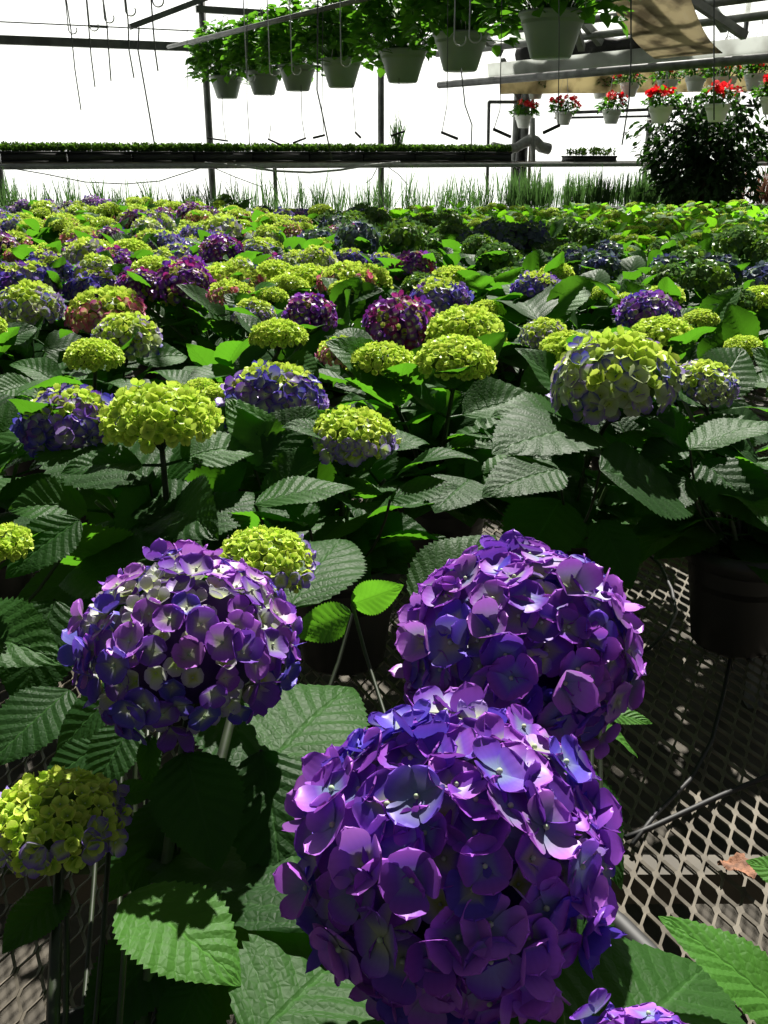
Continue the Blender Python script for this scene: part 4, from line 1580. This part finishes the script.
# rolled black shade cloth
mb = MB()
pa, pb = G(520, 55, 8.3), G(690, 38, 7.0)
rng = np.random.default_rng(9)
mb.tube([pa.lerp(pb, i / 16) for i in range(17)], [.065 + .018 * math.sin(i * 1.7) for i in range(17)], 10)
tag(mb.obj('shade_roll', M_CURT), 'black rolled shade cloth lying above the gutter', 'shade cloth')
# beige shade sheet hanging from the roof
mb = MB()
a0, a1, b0, b1 = G(606, -8, 5.7), G(690, -8, 5.5), G(655, 58, 6.6), G(724, 52, 6.3)
ns = 14
V = []
for i in range(ns + 1):
    for j in range(7):
        t, s = i / ns, j / 6
        p = a0.lerp(b0, t).lerp(a1.lerp(b1, t), s)
        V.append(p + Vector((0, 0, -.05 * math.sin(PI * t))) + Vector((0, .03 * math.sin(s * 14), 0)))
Q = [(i * 7 + j, i * 7 + j + 1, (i + 1) * 7 + j + 1, (i + 1) * 7 + j) for i in range(ns) for j in range(6)]
mb.add(np.array(V), Q)
o = mb.obj('shade_sheet', M_SHEET_DIRTY)
md = o.modifiers.new('thickness', 'SOLIDIFY'); md.thickness = .006
tag(o, 'beige shade sheet hanging diagonally below the roof bars', 'shade cloth')
# cream valance under the gutter
mb = MB()
V = []
for i in range(25):
    t = i / 24
    top, bot = wp(500 + 310 * t, 70 - 8 * t, .45), wp(500 + 310 * t, 94 - 3 * t, .45)
    for j in range(4):
        V.append(top.lerp(bot, j / 3) + Vector((0, .05 * math.sin(t * 40 + j) * j / 3, 0)))
mb.add(np.array(V), [(i * 4 + j, i * 4 + j + 1, (i + 1) * 4 + j + 1, (i + 1) * 4 + j) for i in range(24) for j in range(3)])
o = mb.obj('wall_curtain', M_SHEET)
md = o.modifiers.new('thickness', 'SOLIDIFY'); md.thickness = .006
tag(o, 'cream curtain strip along the wall top behind the red-flowered baskets', 'curtain')

# ------------------------------------------------------------------ light
sd = bpy.data.lights.new('sun', 'SUN')
sd.energy = 12.5
sd.angle = math.radians(.6)
sd.color = (1., .96, .88)
so = bpy.data.objects.new('sun', sd)
COL.objects.link(so)
el, az = math.radians(50), math.radians(12)      # azimuth from +Y towards +X
to_sun = Vector((math.sin(az) * math.cos(el), math.cos(az) * math.cos(el), math.sin(el)))
so.rotation_euler = to_sun.to_track_quat('Z', 'Y').to_euler()
so.location = (3, 12, 12)
w = bpy.data.worlds.new('world')
scn.world = w
w.use_nodes = True
nt = w.node_tree
nt.nodes.clear()
out = nt.nodes.new('ShaderNodeOutputWorld')
bg = nt.nodes.new('ShaderNodeBackground')
bg.inputs[0].default_value = (.90, .95, 1., 1)
bg.inputs[1].default_value = .14
tc = nt.nodes.new('ShaderNodeTexCoord')
sx = nt.nodes.new('ShaderNodeSeparateXYZ')
nt.links.new(tc.outputs['Generated'], sx.inputs[0])
az_ = math_(nt, 'MULTIPLY', math_(nt, 'SUBTRACT', sx.outputs[1], .2), 1.25, True)
el_ = math_(nt, 'SUBTRACT', 1., math_(nt, 'MULTIPLY', math_(nt, 'ABSOLUTE', math_(nt, 'SUBTRACT', sx.outputs[2], .15)), 3.2), True)
st = math_(nt, 'ADD', math_(nt, 'MULTIPLY', math_(nt, 'MULTIPLY', az_, el_), 1.4), .11)
nt.links.new(st, bg.inputs[1])
nt.links.new(bg.outputs[0], out.inputs[0])

scn.view_settings.view_transform = 'Standard'
scn.view_settings.look = 'None'
scn.view_settings.exposure = 0.0
scn.view_settings.gamma = 1
scn.view_settings.use_curve_mapping = False
scn.cycles.use_denoising = True
scn.cycles.max_bounces = 8
scn.cycles.transparent_max_bounces = 8
